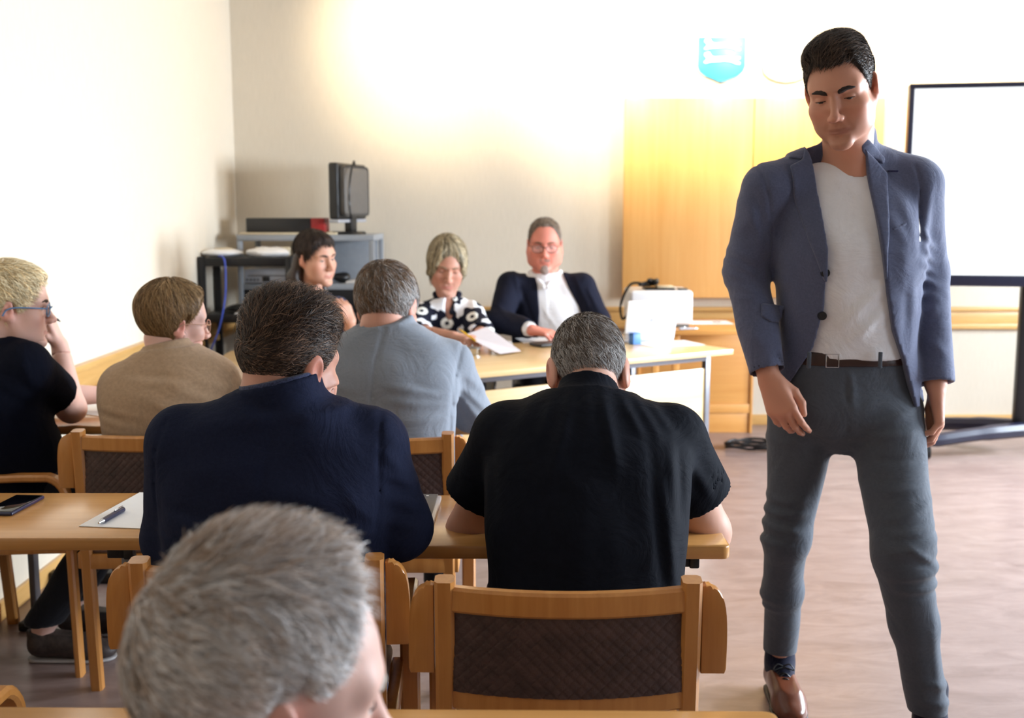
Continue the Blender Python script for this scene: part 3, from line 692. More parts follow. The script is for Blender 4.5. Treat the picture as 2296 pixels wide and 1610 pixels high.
bm = BM(); box(bm, (-.055, -.052, .008), (.095, -.0495, .011), .0005); fin('zip', bm, 'grey_plastic', t)
q = atz(1062, 795, ZD)
t = thing('drinking_glass', 'small glass with a silver rim near the edge of the pale desk', 'glass', (q[0], q[1], ZD + .001))
bm = BM(); cyl(bm, (0, 0, 0), (0, 0, .03), .03, .034, 20); fin('glass_body', bm, 'chrome', t)
bm = BM(); cyl(bm, (0, 0, .0305), (0, 0, .034), .036, .036, 20); fin('rim', bm, 'grey_plastic', t)
# raised sheet held by the woman in the floral blouse
bm = BM(); pA, pB, pC, pD = at(1040, 752, 5.40), at(1092, 733, 5.52), at(1168, 784, 5.30), at(1120, 776, 5.18)
pA[2] = max(pA[2], ZD + .02); pD[2] = ZD + .01; pC[2] = ZD + .008
vs = [bm.verts.new(p) for p in (pA, pB, pC, pD)]; f = bm.faces.new(vs)
ex = bmesh.ops.extrude_face_region(bm, geom=[f]); bmesh.ops.translate(bm, vec=(0, .0006, .001), verts=[g for g in ex['geom'] if isinstance(g, bmesh.types.BMVert)])
tag(fin('lifted_page', bm, 'paper_grey'), 'greyish page lifted by the woman in the floral blouse', 'paper')

# ------------------------------------------------------------------ things on the row tables
ca, cb = atz(178, 1180, 0.7205), atz(312, 1106, 0.7205); dv = cb - ca; rz = math.atan2(dv[1], dv[0]) - math.pi/2
nrm = np.array((math.cos(rz), math.sin(rz), 0)); mid = (ca + cb)/2 + nrm*0.105
sheet('paper_sheet', 'white sheet with a pen on it beside the navy-suited man', (mid[0], mid[1], 0.7207), rz, th=0.0015)
a, b = atz(100, 1120, 0.72), atz(30, 1157, 0.72); dv = a - b; rz = math.atan2(dv[1], dv[0]) - math.pi/2; nrm = np.array((math.cos(rz), math.sin(rz), 0)); mid = (a + b)/2 - nrm*0.038
t = thing('smartphone', 'black smartphone lying face up on the left second-row table', 'phone', (mid[0], mid[1], 0.7205), rz)
bm = BM(); box(bm, (-.037, -.078, 0), (.037, .078, .009), .004, 3); fin('phone_case', bm, 'pen_blue', t)
bm = BM(); box(bm, (-.034, -.074, .0091), (.034, .074, .0102), .0004); fin('phone_screen', bm, 'glass_black', t)
q1, q2 = atz(990, 1113, 0.73), atz(972, 1172, 0.73); dv = q1 - q2; rz = math.atan2(dv[1], dv[0]) - math.pi/2
t = thing('closed_laptop', 'closed dark laptop with a pale edge beside the navy-suited man', 'laptop', (q2[0], q2[1], 0.7205), rz)
Ln = np.linalg.norm(dv)
bm = BM(); box(bm, (-.32, 0, 0), (0, Ln, .012), .003); fin('laptop_body', bm, 'silver_plastic', t)
bm = BM(); box(bm, (-.32, .001, .0121), (-.008, Ln - .001, .016), .002); fin('laptop_lid', bm, 'laptop_dark', t)
for k, (w_, h_) in enumerate(((.006, .008), (.006, .009), (.007, .007), (.005, .009), (.002, .003), (.006, .008))):
    x = -.078 + k*.0085
    bm = BM(); box(bm, (x, Ln - .024, .0161), (x + w_, Ln - .024 + h_, .0165), .0006, 1); o = fin('lid_lettering', bm, 'white_plastic', t)
q = atz(222, 916, 0.7205)
sheet('paper_sheet', 'white sheet on the first-row table left of the beige jumper', (q[0], q[1], 0.7207), math.radians(62))
# ------------------------------------------------------------------ implicit surfaces -> meshes (bodies, hair masses, clothes)
f32 = np.float32
def A(*p): return np.array(p if len(p) > 1 else p[0], dtype=f32)
def smin(a, b, k):
    if k <= 0: return np.minimum(a, b)
    h = np.maximum(k - np.abs(a - b), 0)/k
    return np.minimum(a, b) - h*h*k*f32(0.25)
def smax(a, b, k): return -smin(-a, -b, k)
def segdist(P, a, b):
    a = A(a); b = A(b); ba = b - a; pa = P - a
    t = np.clip((pa @ ba)/max(1e-9, float(ba @ ba)), 0, 1)
    q = pa - t[..., None]*ba
    return np.sqrt((q*q).sum(-1)), t
def f_cone(a, b, ra, rb):
    def f(P):
        d, t = segdist(P, a, b); return d - (ra + (rb - ra)*t)
    return f
def f_ell(c, r, R=None):
    c = A(c); r = A(r)
    def f(P):
        q = P - c
        if R is not None: q = q @ R
        k0 = np.sqrt(((q/r)**2).sum(-1)); k1 = np.sqrt(((q/(r*r))**2).sum(-1)) + 1e-6
        return k0*(k0 - 1)/k1
    return f
def f_box(c, h, r, R=None):
    c = A(c); h = A(h)
    def f(P):
        q = P - c
        if R is not None: q = q @ R
        q = np.abs(q) - (h - r)
        return np.sqrt((np.maximum(q, 0)**2).sum(-1)) + np.minimum(q.max(-1), 0) - r
    return f
def spline_table(tab, n=80):
    tab = np.array(tab, float); w = tab[:, 0]; ws = np.linspace(w[0], w[-1], n); out = [ws]
    for j in range(1, tab.shape[1]):
        y = tab[:, j]; m = np.gradient(y, w); i = np.clip(np.searchsorted(w, ws) - 1, 0, len(w) - 2)
        h = w[i + 1] - w[i]; t = (ws - w[i])/h
        out.append((2*t**3 - 3*t**2 + 1)*y[i] + (t**3 - 2*t**2 + t)*h*m[i] + (-2*t**3 + 3*t**2)*y[i + 1] + (t**3 - t**2)*h*m[i + 1])
    return np.array(out)
def f_loft(O, X, Yf, Z, tab, infl=0.0, p=2.3):
    """Body of elliptic slices: rows (w, cx, cy, rx, r_front, r_back) along Z from O."""
    T = spline_table(tab); O = A(O); X = A(X); Yf = A(Yf); Z = A(Z)
    def f(P):
        q = P - O; w = q @ Z; wc = np.clip(w, T[0][0], T[0][-1])
        x = q @ X - np.interp(wc, T[0], T[1]); y = q @ Yf - np.interp(wc, T[0], T[2])
        rx = np.interp(wc, T[0], T[3]) + infl
        ry = np.where(y > 0, np.interp(wc, T[0], T[4]), np.interp(wc, T[0], T[5])) + infl
        k = ((np.abs(x)/rx)**p + (np.abs(y)/ry)**p)**(1/p) + 1e-6
        rad = np.sqrt(x*x + y*y) + 1e-6
        d = rad*(1 - 1/k); d = np.where(k < 0.25, -np.minimum(rx, ry)*0.8, d)
        dz = np.abs(w - wc)
        return np.where(dz > 0, np.sqrt(np.maximum(d, 0)**2 + dz*dz) + np.minimum(d, 0)*0, d).astype(f32)
    return f
def poly_sdf(poly, x, z):
    poly = np.array(poly, dtype=f32); d = np.full(x.shape, 1e9, f32); s = np.ones(x.shape, f32); n = len(poly)
    for i in range(n):
        a = poly[i]; b = poly[i - 1]; e = b - a; wx = x - a[0]; wz = z - a[1]
        t = np.clip((wx*e[0] + wz*e[1])/max(1e-12, float(e @ e)), 0, 1); bx = wx - e[0]*t; bz = wz - e[1]*t
        d = np.minimum(d, bx*bx + bz*bz)
        c1 = z >= a[1]; c2 = z < b[1]; c3 = e[0]*wz > e[1]*wx
        flip = (c1 & c2 & c3) | (~c1 & ~c2 & ~c3); s = np.where(flip, -s, s)
    return s*np.sqrt(d)
class Op:
    def __init__(s, fn, c=None, R=None): s.fn, s.c, s.R = fn, (None if c is None else A(c)), R
def U(f, k=0.02, c=None, R=None): return Op(lambda d, P: smin(d, f(P).astype(f32), k), c, R)
def SUB(f, k=0.005, c=None, R=None): return Op(lambda d, P: smax(d, -f(P).astype(f32), k), c, R)
def INT(f, k=0.003): return Op(lambda d, P: smax(d, f(P).astype(f32), k))
def cone(a, b, ra, rb, k=0.02):
    a = A(a); b = A(b); return U(f_cone(a, b, ra, rb), k, (a + b)/2, float(np.linalg.norm(b - a))/2 + max(ra, rb) + k)
def ell(c, r, k=0.02, R=None): return U(f_ell(c, r, R), k, c, max(r) + k)
def plane(p, nrm, k=0.003):
    p = A(p); nrm = A(nrm)/np.linalg.norm(nrm); return INT(lambda P: (P - p) @ nrm, k)
def fold(a, b, r, amp, c=None):
    """Ridge (amp > 0) or crease (amp < 0) along a segment."""
    a = A(a); b = A(b)
    def fn(d, P):
        q, t = segdist(P, a, b); return d - f32(amp)*np.exp(-(q/r)**2)*np.sin(np.clip(t*0.9 + 0.05, 0, 1)*np.pi)**0.5
    return Op(fn, (a + b)/2, float(np.linalg.norm(b - a))/2 + 2.5*r)
def seam(pts, r=0.004, amp=-0.0035):
    return [Op((lambda a, b: (lambda d, P: d - f32(amp)*np.exp(-(segdist(P, a, b)[0]/r)**2)))(A(a), A(b)), (A(a) + A(b))/2, float(np.linalg.norm(A(b) - A(a)))/2 + 3*r) for a, b in zip(pts[:-1], pts[1:])]
def wrinkle(amp, freq, seed, dirv=None):
    rs = np.random.default_rng(seed); ks = rs.normal(size=(7, 3)).astype(f32); ks /= np.linalg.norm(ks, axis=1)[:, None]
    if dirv is not None:
        dv = A(dirv)/np.linalg.norm(dirv); ks = ks*0.45 + dv; ks /= np.linalg.norm(ks, axis=1)[:, None]
    ks *= (freq*rs.uniform(0.6, 1.6, 7)).astype(f32)[:, None]; ph = rs.uniform(0, 6.28, 7).astype(f32)
    def fn(d, P):
        s = np.zeros(d.shape, f32); warp = 0.6*np.sin(P[..., 0]*17 + P[..., 2]*13 + ph[0]) + 0.6*np.sin(P[..., 1]*19 - P[..., 2]*11 + ph[1])
        for k, p in zip(ks, ph): s += np.sin(P @ k + p + warp)
        return d + f32(amp/3)*s
    return Op(fn)
def evaluate(ops, P, cent, rb, margin=0.08):
    d = np.full(P.shape[:2], 1.0, f32)
    for op in ops:
        if op.R is None: d = op.fn(d, P)
        else:
            m = np.sqrt(((cent - op.c)**2).sum(-1)) < op.R + rb + margin
            if m.any(): d[m] = op.fn(d[m], P[m])
    return d
def polygonise(ops, lo, hi, h):
    lo = A(lo); nb = np.ceil((A(hi) - lo)/(8*h)).astype(int) + 1
    I = np.stack(np.meshgrid(*[np.arange(n) for n in nb], indexing='ij'), -1).reshape(-1, 3)
    cent = (lo + (I*8 + 3.5)*h).astype(f32)
    dc = evaluate(ops, cent[:, None, :], cent, 0.0, 0.16)[:, 0]
    act = np.abs(dc) < 9*h + 0.004
    off = np.stack(np.meshgrid(*[np.arange(8)]*3, indexing='ij'), -1).reshape(-1, 3)
    ca = cent[act]; P = (ca[:, None, :] + (off[None] - 3.5)*h).astype(f32)
    d = np.empty(P.shape[:2], f32)
    for s in range(0, len(ca), 400): d[s:s + 400] = evaluate(ops, P[s:s + 400], ca[s:s + 400], 6.2*h)
    N = nb*8; val = np.repeat(np.where(dc < 0, -1.0, 1.0).astype(f32)[:, None], 512, 1); val[act] = d
    V = val.reshape(*nb, 8, 8, 8).transpose(0, 3, 1, 4, 2, 5).reshape(*N)
    neg = V < 0; cnt = np.zeros(tuple(N - 1), np.uint8)
    corners = [(i, j, k) for i in (0, 1) for j in (0, 1) for k in (0, 1)]
    sl = lambda c: tuple(slice(c[a], N[a] - 1 + c[a]) for a in range(3))
    for c in corners: cnt += neg[sl(c)]
    cells = np.argwhere((cnt > 0) & (cnt < 8)); n = len(cells)
    idx = np.full(tuple(N - 1), -1, np.int32); idx[tuple(cells.T)] = np.arange(n)
    acc = np.zeros((n, 3), f32); num = np.zeros(n, f32)
    for c in corners:
        for ax in range(3):
            if c[ax]: continue
            c2 = list(c); c2[ax] = 1
            va = V[tuple((cells + c).T)]; vb = V[tuple((cells + c2).T)]; m = (va < 0) != (vb < 0)
            t = va/np.where(m, va - vb, 1); p = np.repeat(np.array([c], f32), n, 0); p[:, ax] = t
            acc[m] += p[m]; num += m
    verts = lo + (cells + acc/num[:, None])*h
    faces = []
    for ax in range(3):
        b, c = (ax + 1) % 3, (ax + 2) % 3
        s1 = [slice(None)]*3; s2 = [slice(None)]*3; s1[ax] = slice(0, N[ax] - 1); s2[ax] = slice(1, N[ax])
        x = neg[tuple(s1)] != neg[tuple(s2)]; e = np.argwhere(x)
        e = e[(e[:, b] > 0) & (e[:, c] > 0) & (e[:, b] < N[b] - 1) & (e[:, c] < N[c] - 1)]
        if not len(e): continue
        fl = neg[tuple(e.T)]; q = []
        for db, dc_ in ((1, 1), (0, 1), (0, 0), (1, 0)):
            ee = e.copy(); ee[:, b] -= db; ee[:, c] -= dc_; q.append(idx[tuple(ee.T)])
        q = np.stack(q, 1); q[~fl] = q[~fl][:, ::-1]; q = q[(q >= 0).all(1)]; faces.append(q)
    return verts.astype(f32), np.concatenate(faces)
def mesh_np(name, verts, faces, col=None, smooth=True):
    me = bpy.data.meshes.new(name); nf = len(faces); k = faces.shape[1]
    me.vertices.add(len(verts)); me.vertices.foreach_set('co', np.ascontiguousarray(verts, f32).ravel())
    me.loops.add(nf*k); me.loops.foreach_set('vertex_index', np.ascontiguousarray(faces, np.int32).ravel())
    me.polygons.add(nf); me.polygons.foreach_set('loop_start', np.arange(0, nf*k, k, dtype=np.int32))
    me.update(calc_edges=True); me.validate(verbose=False)
    if smooth: me.polygons.foreach_set('use_smooth', np.ones(len(me.polygons), bool))
    if col is not None:
        a = me.color_attributes.new('Col', 'FLOAT_COLOR', 'POINT'); c4 = np.ones((len(verts), 4), f32); c4[:, :3] = col
        a.data.foreach_set('color', c4.ravel())
    return me
def relax(verts, faces, it=1, lam=0.5):
    for _ in range(it):
        s = np.zeros_like(verts); n = np.zeros(len(verts), f32)
        for a, b in ((0, 1), (1, 2), (2, 3), (3, 0)):
            np.add.at(s, faces[:, a], verts[faces[:, b]]); np.add.at(n, faces[:, a], 1)
        verts = verts + lam*(s/np.maximum(n, 1)[:, None] - verts)
    return verts
def sdf_obj(name, ops, lo, hi, h, mat, parent=None, colfn=None, label=None, it=1):
    v, f = polygonise(ops, lo, hi, h)
    if it: v = relax(v, f, it, 0.4)
    o = obj(name, mesh_np(name, v, f, None if colfn is None else colfn(v)), mat, parent)
    if parent is not None: o.matrix_parent_inverse = parent_inv(parent)
    if label: o['label'] = label
    return o
def parent_inv(p):
    return (Matrix.Translation(p.location) @ p.rotation_euler.to_matrix().to_4x4()).inverted()
def adopt(o, parent):
    o.parent = parent; o.matrix_parent_inverse = parent_inv(parent) if parent.type == 'EMPTY' else Matrix.Identity(4); return o

# ------------------------------------------------------------------ heads (local: X person's right, Y forward, Z up; origin mid-head at eye height)
def rotm(yaw, pitch=0.0, roll=0.0):
    return np.array((Matrix.Rotation(math.radians(yaw), 3, 'Z') @ Matrix.Rotation(math.radians(pitch), 3, 'X') @ Matrix.Rotation(math.radians(roll), 3, 'Y')), dtype=f32)
def head_local(kind='m', jaw=1.0, ears=True, fat=0.0, nose=1.0, lid=0.0, beard=0.0, ear=1.0):
    """List of (function, k, mode) in head-local metres. lid: 0 open .. 1 looking down."""
    L = []; u = lambda f, k: L.append((f, k, 'u')); s = lambda f, k: L.append((f, k, 's'))
    w = 1.0 if kind == 'm' else 0.95; j = jaw*(1.0 if kind == 'm' else 0.93)
    u(f_ell((0, -0.016, 0.034), (0.0755*w, 0.096, 0.085)), 0)
    u(f_ell((0, 0.030, 0.020), (0.062*w, 0.060, 0.075)), 0.03)
    u(f_ell((0, 0.030, -0.045), ((0.054 + fat)*w, 0.052 + fat*0.5, 0.065)), 0.03)
    for q in (-1, 1):
        u(f_cone((q*0.058*w*j, 0.0, -0.040), (q*0.0475*w*j, 0.018, -0.076), 0.0165 + fat, 0.0145 + fat), 0.03)
        u(f_cone((q*0.0475*w*j, 0.018, -0.076), (q*0.013, 0.074, -0.106), 0.0145 + fat, 0.0135 + fat*0.4), 0.026)
        u(f_ell((q*0.046*w, 0.056, -0.026), (0.022, 0.022, 0.017)), 0.026)
        u(f_ell((q*0.036*w, 0.046, -0.056), (0.026, 0.030, 0.034)), 0.03)
        u(f_cone((q*0.047*w, 0.066, 0.0235), (q*0.012, 0.0815, 0.0195), 0.0095, 0.0105), 0.020)
    u(f_ell((0, 0.079, -0.106), (0.019, 0.016, 0.016)), 0.02)
    for q in (-1, 1):
        s(f_ell((q*0.033*w, 0.101, 0.0), (0.021, 0.021, 0.0125)), 0.018)
        s(f_ell((q*0.013*w, 0.094, 0.002), (0.008, 0.010, 0.012)), 0.012)
    n = nose
    u(f_cone((0, 0.0815, 0.012), (0, 0.088 + 0.018*n, -0.032), 0.0085, 0.0098), 0.014)
    u(f_ell((0, 0.0935 + 0.017*n, -0.0385), (0.0115, 0.0115, 0.0095)), 0.009)
    for q in (-1, 1): u(f_ell((q*0.0125, 0.096 + 0.005*n, -0.042), (0.0078, 0.0105, 0.008)), 0.007)
    for q in (-1, 1): s(f_ell((q*0.0062, 0.103 + 0.006*n, -0.0495), (0.0036, 0.0055, 0.0038)), 0.003)
    # eyeballs in their sockets, upper and lower lids
    for q in (-1, 1):
        c = A(q*0.0325*w, 0.0675, 0.0)
        u(f_ell(c, (0.0128, 0.0128, 0.0128)), 0.004)
        lz = 0.0042 - 0.0078*lid
        def f_up(P, c=c, lz=lz):
            r = P - c; return np.maximum(np.sqrt((r*r).sum(-1)) - 0.0158, lz - r[..., 2] - 0.10*np.abs(r[..., 0]))
        def f_lo(P, c=c):
            r = P - c; return np.maximum(np.sqrt((r*r).sum(-1)) - 0.0154, r[..., 2] + 0.0062 - 0.12*np.abs(r[..., 0]))
        u(f_up, 0.0015); u(f_lo, 0.0015)
    # muzzle and lips
    u(f_ell((0, 0.066, -0.066), (0.034, 0.023, 0.028)), 0.022)
    for q in (-1, 1):
        u(f_cone((q*0.0250, 0.0805, -0.0745), (q*0.005, 0.0885, -0.0708), 0.0020, 0.0038), 0.006)
        u(f_cone((q*0.0190, 0.0825, -0.0775), (q*0.004, 0.0885, -0.0805), 0.0024, 0.0044), 0.007)
        s(f_cone((q*0.0275, 0.0860, -0.0748), (0, 0.0955, -0.0755), 0.0011, 0.0016), 0.003)
        s(f_cone((q*0.020, 0.0965, -0.050), (q*0.030, 0.0885, -0.072), 0.0015, 0.0015), 0.010)
    s(f_ell((0, 0.0975, -0.0585), (0.0035, 0.007, 0.006)), 0.006)
    s(f_ell((0, 0.098, -0.0920), (0.018, 0.009, 0.005)), 0.012)
    if beard: u(f_ell((0, 0.085, -0.104), (0.026, 0.022, 0.026)), 0.012)
    if ears:
        for q in (-1, 1):
            Re = np.array(Matrix.Rotation(math.radians(-q*20), 3, 'Z') @ Matrix.Rotation(math.radians(-12), 3, 'X'), dtype=f32)
            u(f_ell((q*(0.0795*w + .012*(ear - 1)), -0.016, -0.004), (0.0075*ear, 0.0190*ear, 0.0320*ear), Re), 0.010)
            u(f_ell((q*0.0745*w, -0.006, -0.028), (0.007, 0.010, 0.012), Re), 0.008)
            s(f_ell((q*0.0895*w, -0.011, -0.001), (0.0062, 0.0105, 0.019), Re), 0.004)
            u(f_ell((q*0.0795*w, 0.000, -0.010), (0.004, 0.004, 0.008), Re), 0.004)
    return L
def eval_local(L, q):
    d = np.full(q.shape[:-1], 1.0, f32)
    for f, k, m in L: d = smin(d, f(q).astype(f32), k) if m == 'u' else smax(d, -f(q).astype(f32), k)
    return d
class Head:
    def __init__(s, O, R, scale=1.0, **kw):
        s.O = A(O); s.R = A(R).reshape(3, 3); s.s = f32(scale); s.L = head_local(**kw)
        kw2 = dict(kw); kw2['ears'] = False; s.Lb = head_local(**kw2); s.w = 1.0 if kw.get('kind', 'm') == 'm' else 0.95
    def loc(s, P): return ((P - s.O) @ s.R)/s.s
    def wld(s, q): return A(q)*s.s @ s.R.T + s.O
    def ops(s, k=0.03): return [U(lambda P: eval_local(s.L, s.loc(P))*s.s, k, s.wld((0, 0, 0)), 0.15*float(s.s))]
    def table(s, nt=72, nphi=144):
        if hasattr(s, 'tab'): return s.tab
        th = np.linspace(0.0, math.pi*0.86, nt); ph = np.linspace(0, 2*math.pi, nphi, endpoint=False)
        T, Ph = np.meshgrid(th, ph, indexing='ij'); D = np.stack([np.sin(T)*np.sin(Ph), np.sin(T)*np.cos(Ph), np.cos(T)], -1).astype(f32)
        lo = np.full(T.shape, 0.03, f32); hi = np.full(T.shape, 0.19, f32)
        for _ in range(14):
            mid = (lo + hi)/2; d = eval_local(s.Lb, HC + D*mid[..., None]); inside = d < 0
            lo = np.where(inside, mid, lo); hi = np.where(inside, hi, mid)
        s.tab = (th, ph, D, (lo + hi)/2); return s.tab
    def radius(s, D):
        th, ph, _, R = s.table(); nt, nphi = R.shape
        t = np.arccos(np.clip(D[..., 2], -1, 1)); p = np.arctan2(D[..., 0], D[..., 1]) % (2*math.pi)
        ti = np.clip(t/(th[1] - th[0]), 0, nt - 1.001); pi_ = p/(2*math.pi)*nphi
        a = ti.astype(int); b = pi_.astype(int) % nphi; fa = ti - a; fb = pi_ - np.floor(pi_); b2 = (b + 1) % nphi
        return (R[a, b]*(1 - fa)*(1 - fb) + R[a + 1, b]*fa*(1 - fb) + R[a, b2]*(1 - fa)*fb + R[a + 1, b2]*fa*fb).astype(f32)
HC = A(0, -0.012, 0.02)
SKIN = {'fair': (206, 160, 140), 'tan': (186, 128, 100), 'ruddy': (194, 142, 122), 'mid': (198, 148, 126), 'pale': (222, 180, 166)}
def lin3(c): return np.array(srgb(*c)[:3], f32)
def skin_col(head, tone, lips=(176, 96, 88), stubble=0.0, ear_red=0.55, mottle=0.06, hands=()):
    base = lin3(SKIN[tone] if isinstance(tone, str) else tone); lp = lin3(lips)
    def fn(v):
        q = head.loc(v); n = len(v)
        s = 1 + mottle*(np.sin(v[:, 0]*93 + v[:, 2]*71) + np.sin(v[:, 1]*87 - v[:, 2]*113) + np.sin(v[:, 0]*41 - v[:, 1]*57))/3
        c = base[None]*s[:, None]
        def mix(c, t, w): return c*(1 - w[:, None]) + t[None]*w[:, None]
        g = lambda p, r: np.exp(-(((q - A(p))/A(r))**2).sum(1))
        red = base*A(1.08, 0.74, 0.72)
        for sx in (-1, 1):
            c = mix(c, red, 0.3*g((sx*0.045, 0.07, -0.035), (0.03, 0.03, 0.025)))
            c = mix(c, base*A(1.1, 0.55, 0.5), ear_red*g((sx*0.085*head.w, -0.012, -0.006), (0.018, 0.03, 0.045)))
        c = mix(c, red, 0.5*g((0, 0.11, -0.04), (0.015, 0.015, 0.012)))
        face = (q[:, 1] > 0.02).astype(f32)
        c = mix(c, lp, np.clip(1.5*face*np.exp(-(q[:, 0]/0.023)**4 - ((q[:, 2] + 0.0755)/0.0065)**4 - ((q[:, 1] - 0.092)/0.02)**2), 0, 0.5))
        if stubble:
            st = np.clip((-0.045 - q[:, 2])/0.02, 0, 1)*np.clip((q[:, 2] + 0.13)/0.02, 0, 1)*(q[:, 1] > -0.01)
            c = mix(c, base*A(0.45, 0.43, 0.42), stubble*st)
        return c
    return fn
# ------------------------------------------------------------------ hair
def sstep(a, b, x): t = np.clip((x - a)/(b - a), 0, 1); return t*t*(3 - 2*t)
HAIRLINE_M = [(0, .074), (.35, .076), (.62, .080), (.85, .05), (1.05, .02), (1.25, .0), (1.4, -.012), (1.52, .012), (1.75, .022), (1.95, -.02), (2.25, -.058), (2.7, -.072), (3.15, -.074)]
def hair(head, parent, col, count=7000, width=0.0011, length=0.03, side=0.006, top=0.022, hairline=HAIRLINE_M, flow=None, lift=0.35, thick_fn=None,
         col2=None, mixp=0.4, seed=1, crown=(0, -0.075, 0.10), swirl=0.5, name='hair', steps=5, len_fn=None, cap_in=0.55, grey_fn=None, lift_fn=None, wav=0.0, label=None, edge=0.016, streak=0.18, sfreq=24):
    rs = np.random.default_rng(seed); th, ph, D, R = head.table(); base = lin3(col); b2 = lin3(col2) if col2 is not None else base*0.6
    hl = np.array(hairline, float)
    def thick(q):
        a = np.arctan2(np.abs(q[..., 0]), q[..., 1]); g = q[..., 2] - np.interp(a, hl[:, 0], hl[:, 1])
        if thick_fn is not None: t = thick_fn(q, a)
        else: t = side + (top - side)*sstep(0.045, 0.095, q[..., 2])
        return t*sstep(-0.002, edge, g), g
    P = HC + D*R[..., None]; T, g = thick(P)
    def streaks(q):
        e = q - A(crown); az = np.arctan2(e[..., 0], -e[..., 1]) + 6*np.linalg.norm(q - A(0, 0, .03), axis=-1)
        return (np.sin(az*sfreq) + .8*np.sin(az*sfreq*2.3 + 1.3) + .7*np.sin(az*sfreq*.47 + 4) + .6*np.sin(az*sfreq*4.1 + q[..., 2]*30))/2.2
    STK = streaks(P)
    lump = 0.5*streak*STK + 0.10*(np.sin(P[..., 0]*120 + P[..., 1]*60) + np.sin(P[..., 1]*110 - P[..., 2]*90) + np.sin(P[..., 2]*140 + P[..., 0]*70))
    rr = np.where(g > -0.002, R + np.maximum(T*(cap_in + 0.0) * (1 + lump*0.5), 0.0012*sstep(0, .01, g)) - 0.0025*(1 - sstep(-0.002, 0.008, g)), R - 0.006)
    Vq = HC + D*rr[..., None]; nt, nphi = R.shape; cv = head.wld(Vq.reshape(-1, 3))
    I = np.arange(nt*nphi).reshape(nt, nphi); keep = (g > -0.012)
    F = np.stack([I[:-1], np.roll(I, -1, 1)[:-1], np.roll(I, -1, 1)[1:], I[1:]], -1).reshape(-1, 4)
    kf = keep.reshape(-1); F = F[kf[F].any(1)]
    mixv = lambda n: np.clip(rs.normal(1.0, 0.16, n), 0.55, 1.5)
    def colour(q, n):
        w = (rs.random(n) < (mixp if grey_fn is None else np.clip(grey_fn(q), 0, 1))).astype(f32)
        return (base[None]*(1 - w[:, None]) + b2[None]*w[:, None])*mixv(n)[:, None]
    ccol = np.repeat(((base*(1 - mixp) + b2*mixp)*0.8)[None], len(cv), 0)*(1 + 1.6*streak*STK.reshape(-1, 1))
    # strands
    n0 = int(count*2.6); u = rs.random(n0); z = 1 - u*(1 - math.cos(math.pi*0.84)); p = rs.random(n0)*2*math.pi; r = np.sqrt(np.maximum(0, 1 - z*z))
    d = np.stack([r*np.sin(p), r*np.cos(p), z], -1).astype(f32); q = HC + d*head.radius(d)[:, None]; t, g = thick(q); ok = (g > 0.001) & (t > 0.0005)
    d, q, t, g = d[ok][:count], q[ok][:count], t[ok][:count], g[ok][:count]; n = len(d)
    L = (length if len_fn is None else len_fn(q))*rs.uniform(0.7, 1.15, n)*(0.35 + 0.65*sstep(0.0, 0.03, g))
    lf = (lift if lift_fn is None else lift_fn(q))
    cr = A(crown); pts = []; q0 = HC + d*(head.radius(d) + t*rs.uniform(0.3, 0.75, n))[:, None]; cur = q0.copy(); pts.append(cur.copy())
    jit = rs.normal(size=(n, 3))*0.22; hgt = np.zeros(n)
    sw = rs.normal(swirl, 0.1, n)
    for k in range(steps):
        dd = cur - HC; dd /= np.linalg.norm(dd, axis=1)[:, None]
        fl = flow(cur) if flow is not None else cur - cr
        fl = fl + jit*np.linalg.norm(fl, axis=1)[:, None]
        tg = fl - (fl*dd).sum(1)[:, None]*dd; tg /= np.linalg.norm(tg, axis=1)[:, None] + 1e-9
        if flow is None: tg = tg*np.cos(sw)[:, None] + np.cross(dd, tg)*np.sin(sw)[:, None]
        if wav: tg = tg + np.cross(dd, tg)*(wav*np.sin(k*1.7 + cur[:, 0]*90 + cur[:, 2]*60))[:, None]
        stp = (L/steps)
        cur = cur + tg*stp[:, None]; dd = cur - HC; rad = np.linalg.norm(dd, axis=1); dd /= rad[:, None]
        hgt += stp*lf*(1 - 0.75*k/steps)
        ti, _ = thick(HC + dd*head.radius(dd)[:, None]); mn = head.radius(dd) + np.maximum(ti, t*0.4)*max(0.8, cap_in + 0.25) + 0.0006 + hgt
        cur = HC + dd*mn[:, None]; pts.append(cur.copy())
    pts = np.stack(pts, 1); good = np.linalg.norm(np.diff(pts, axis=1), axis=2).max(1) < 2.2*L/steps + .004
    pts, q, n = pts[good], q[good], int(good.sum()); tang = np.gradient(pts, axis=1); nr = pts - HC; nr /= np.linalg.norm(nr, axis=2, keepdims=True)
    side_v = np.cross(tang, nr); side_v /= np.linalg.norm(side_v, axis=2, keepdims=True) + 1e-9
    side_v = side_v + nr*rs.normal(0, 0.5, (n, 1, 1)); side_v /= np.linalg.norm(side_v, axis=2, keepdims=True)
    tap = np.array([1.0 - 0.8*(k/steps)**1.5 for k in range(steps + 1)]); wv = (width*rs.uniform(0.6, 1.4, n))[:, None]*tap[None]
    a = pts - side_v*wv[..., None]/2; b = pts + side_v*wv[..., None]/2
    sv = head.wld(np.stack([a, b], 2).reshape(-1, 3)); nc = len(cv)
    J = (np.arange(n)[:, None]*(steps + 1) + np.arange(steps)[None])*2 + nc
    SF = np.stack([J, J + 1, J + 3, J + 2], -1).reshape(-1, 4)
    sc = np.repeat(colour(q, n)*(1 + 1.6*streak*streaks(q))[:, None], (steps + 1)*2, 0)
    o = obj(name, mesh_np(name, np.concatenate([cv, sv]), np.concatenate([F, SF]), np.concatenate([ccol, sc])), 'hair_strands', parent)
    o.matrix_parent_inverse = parent_inv(parent)
    if label: o['label'] = label
    return o
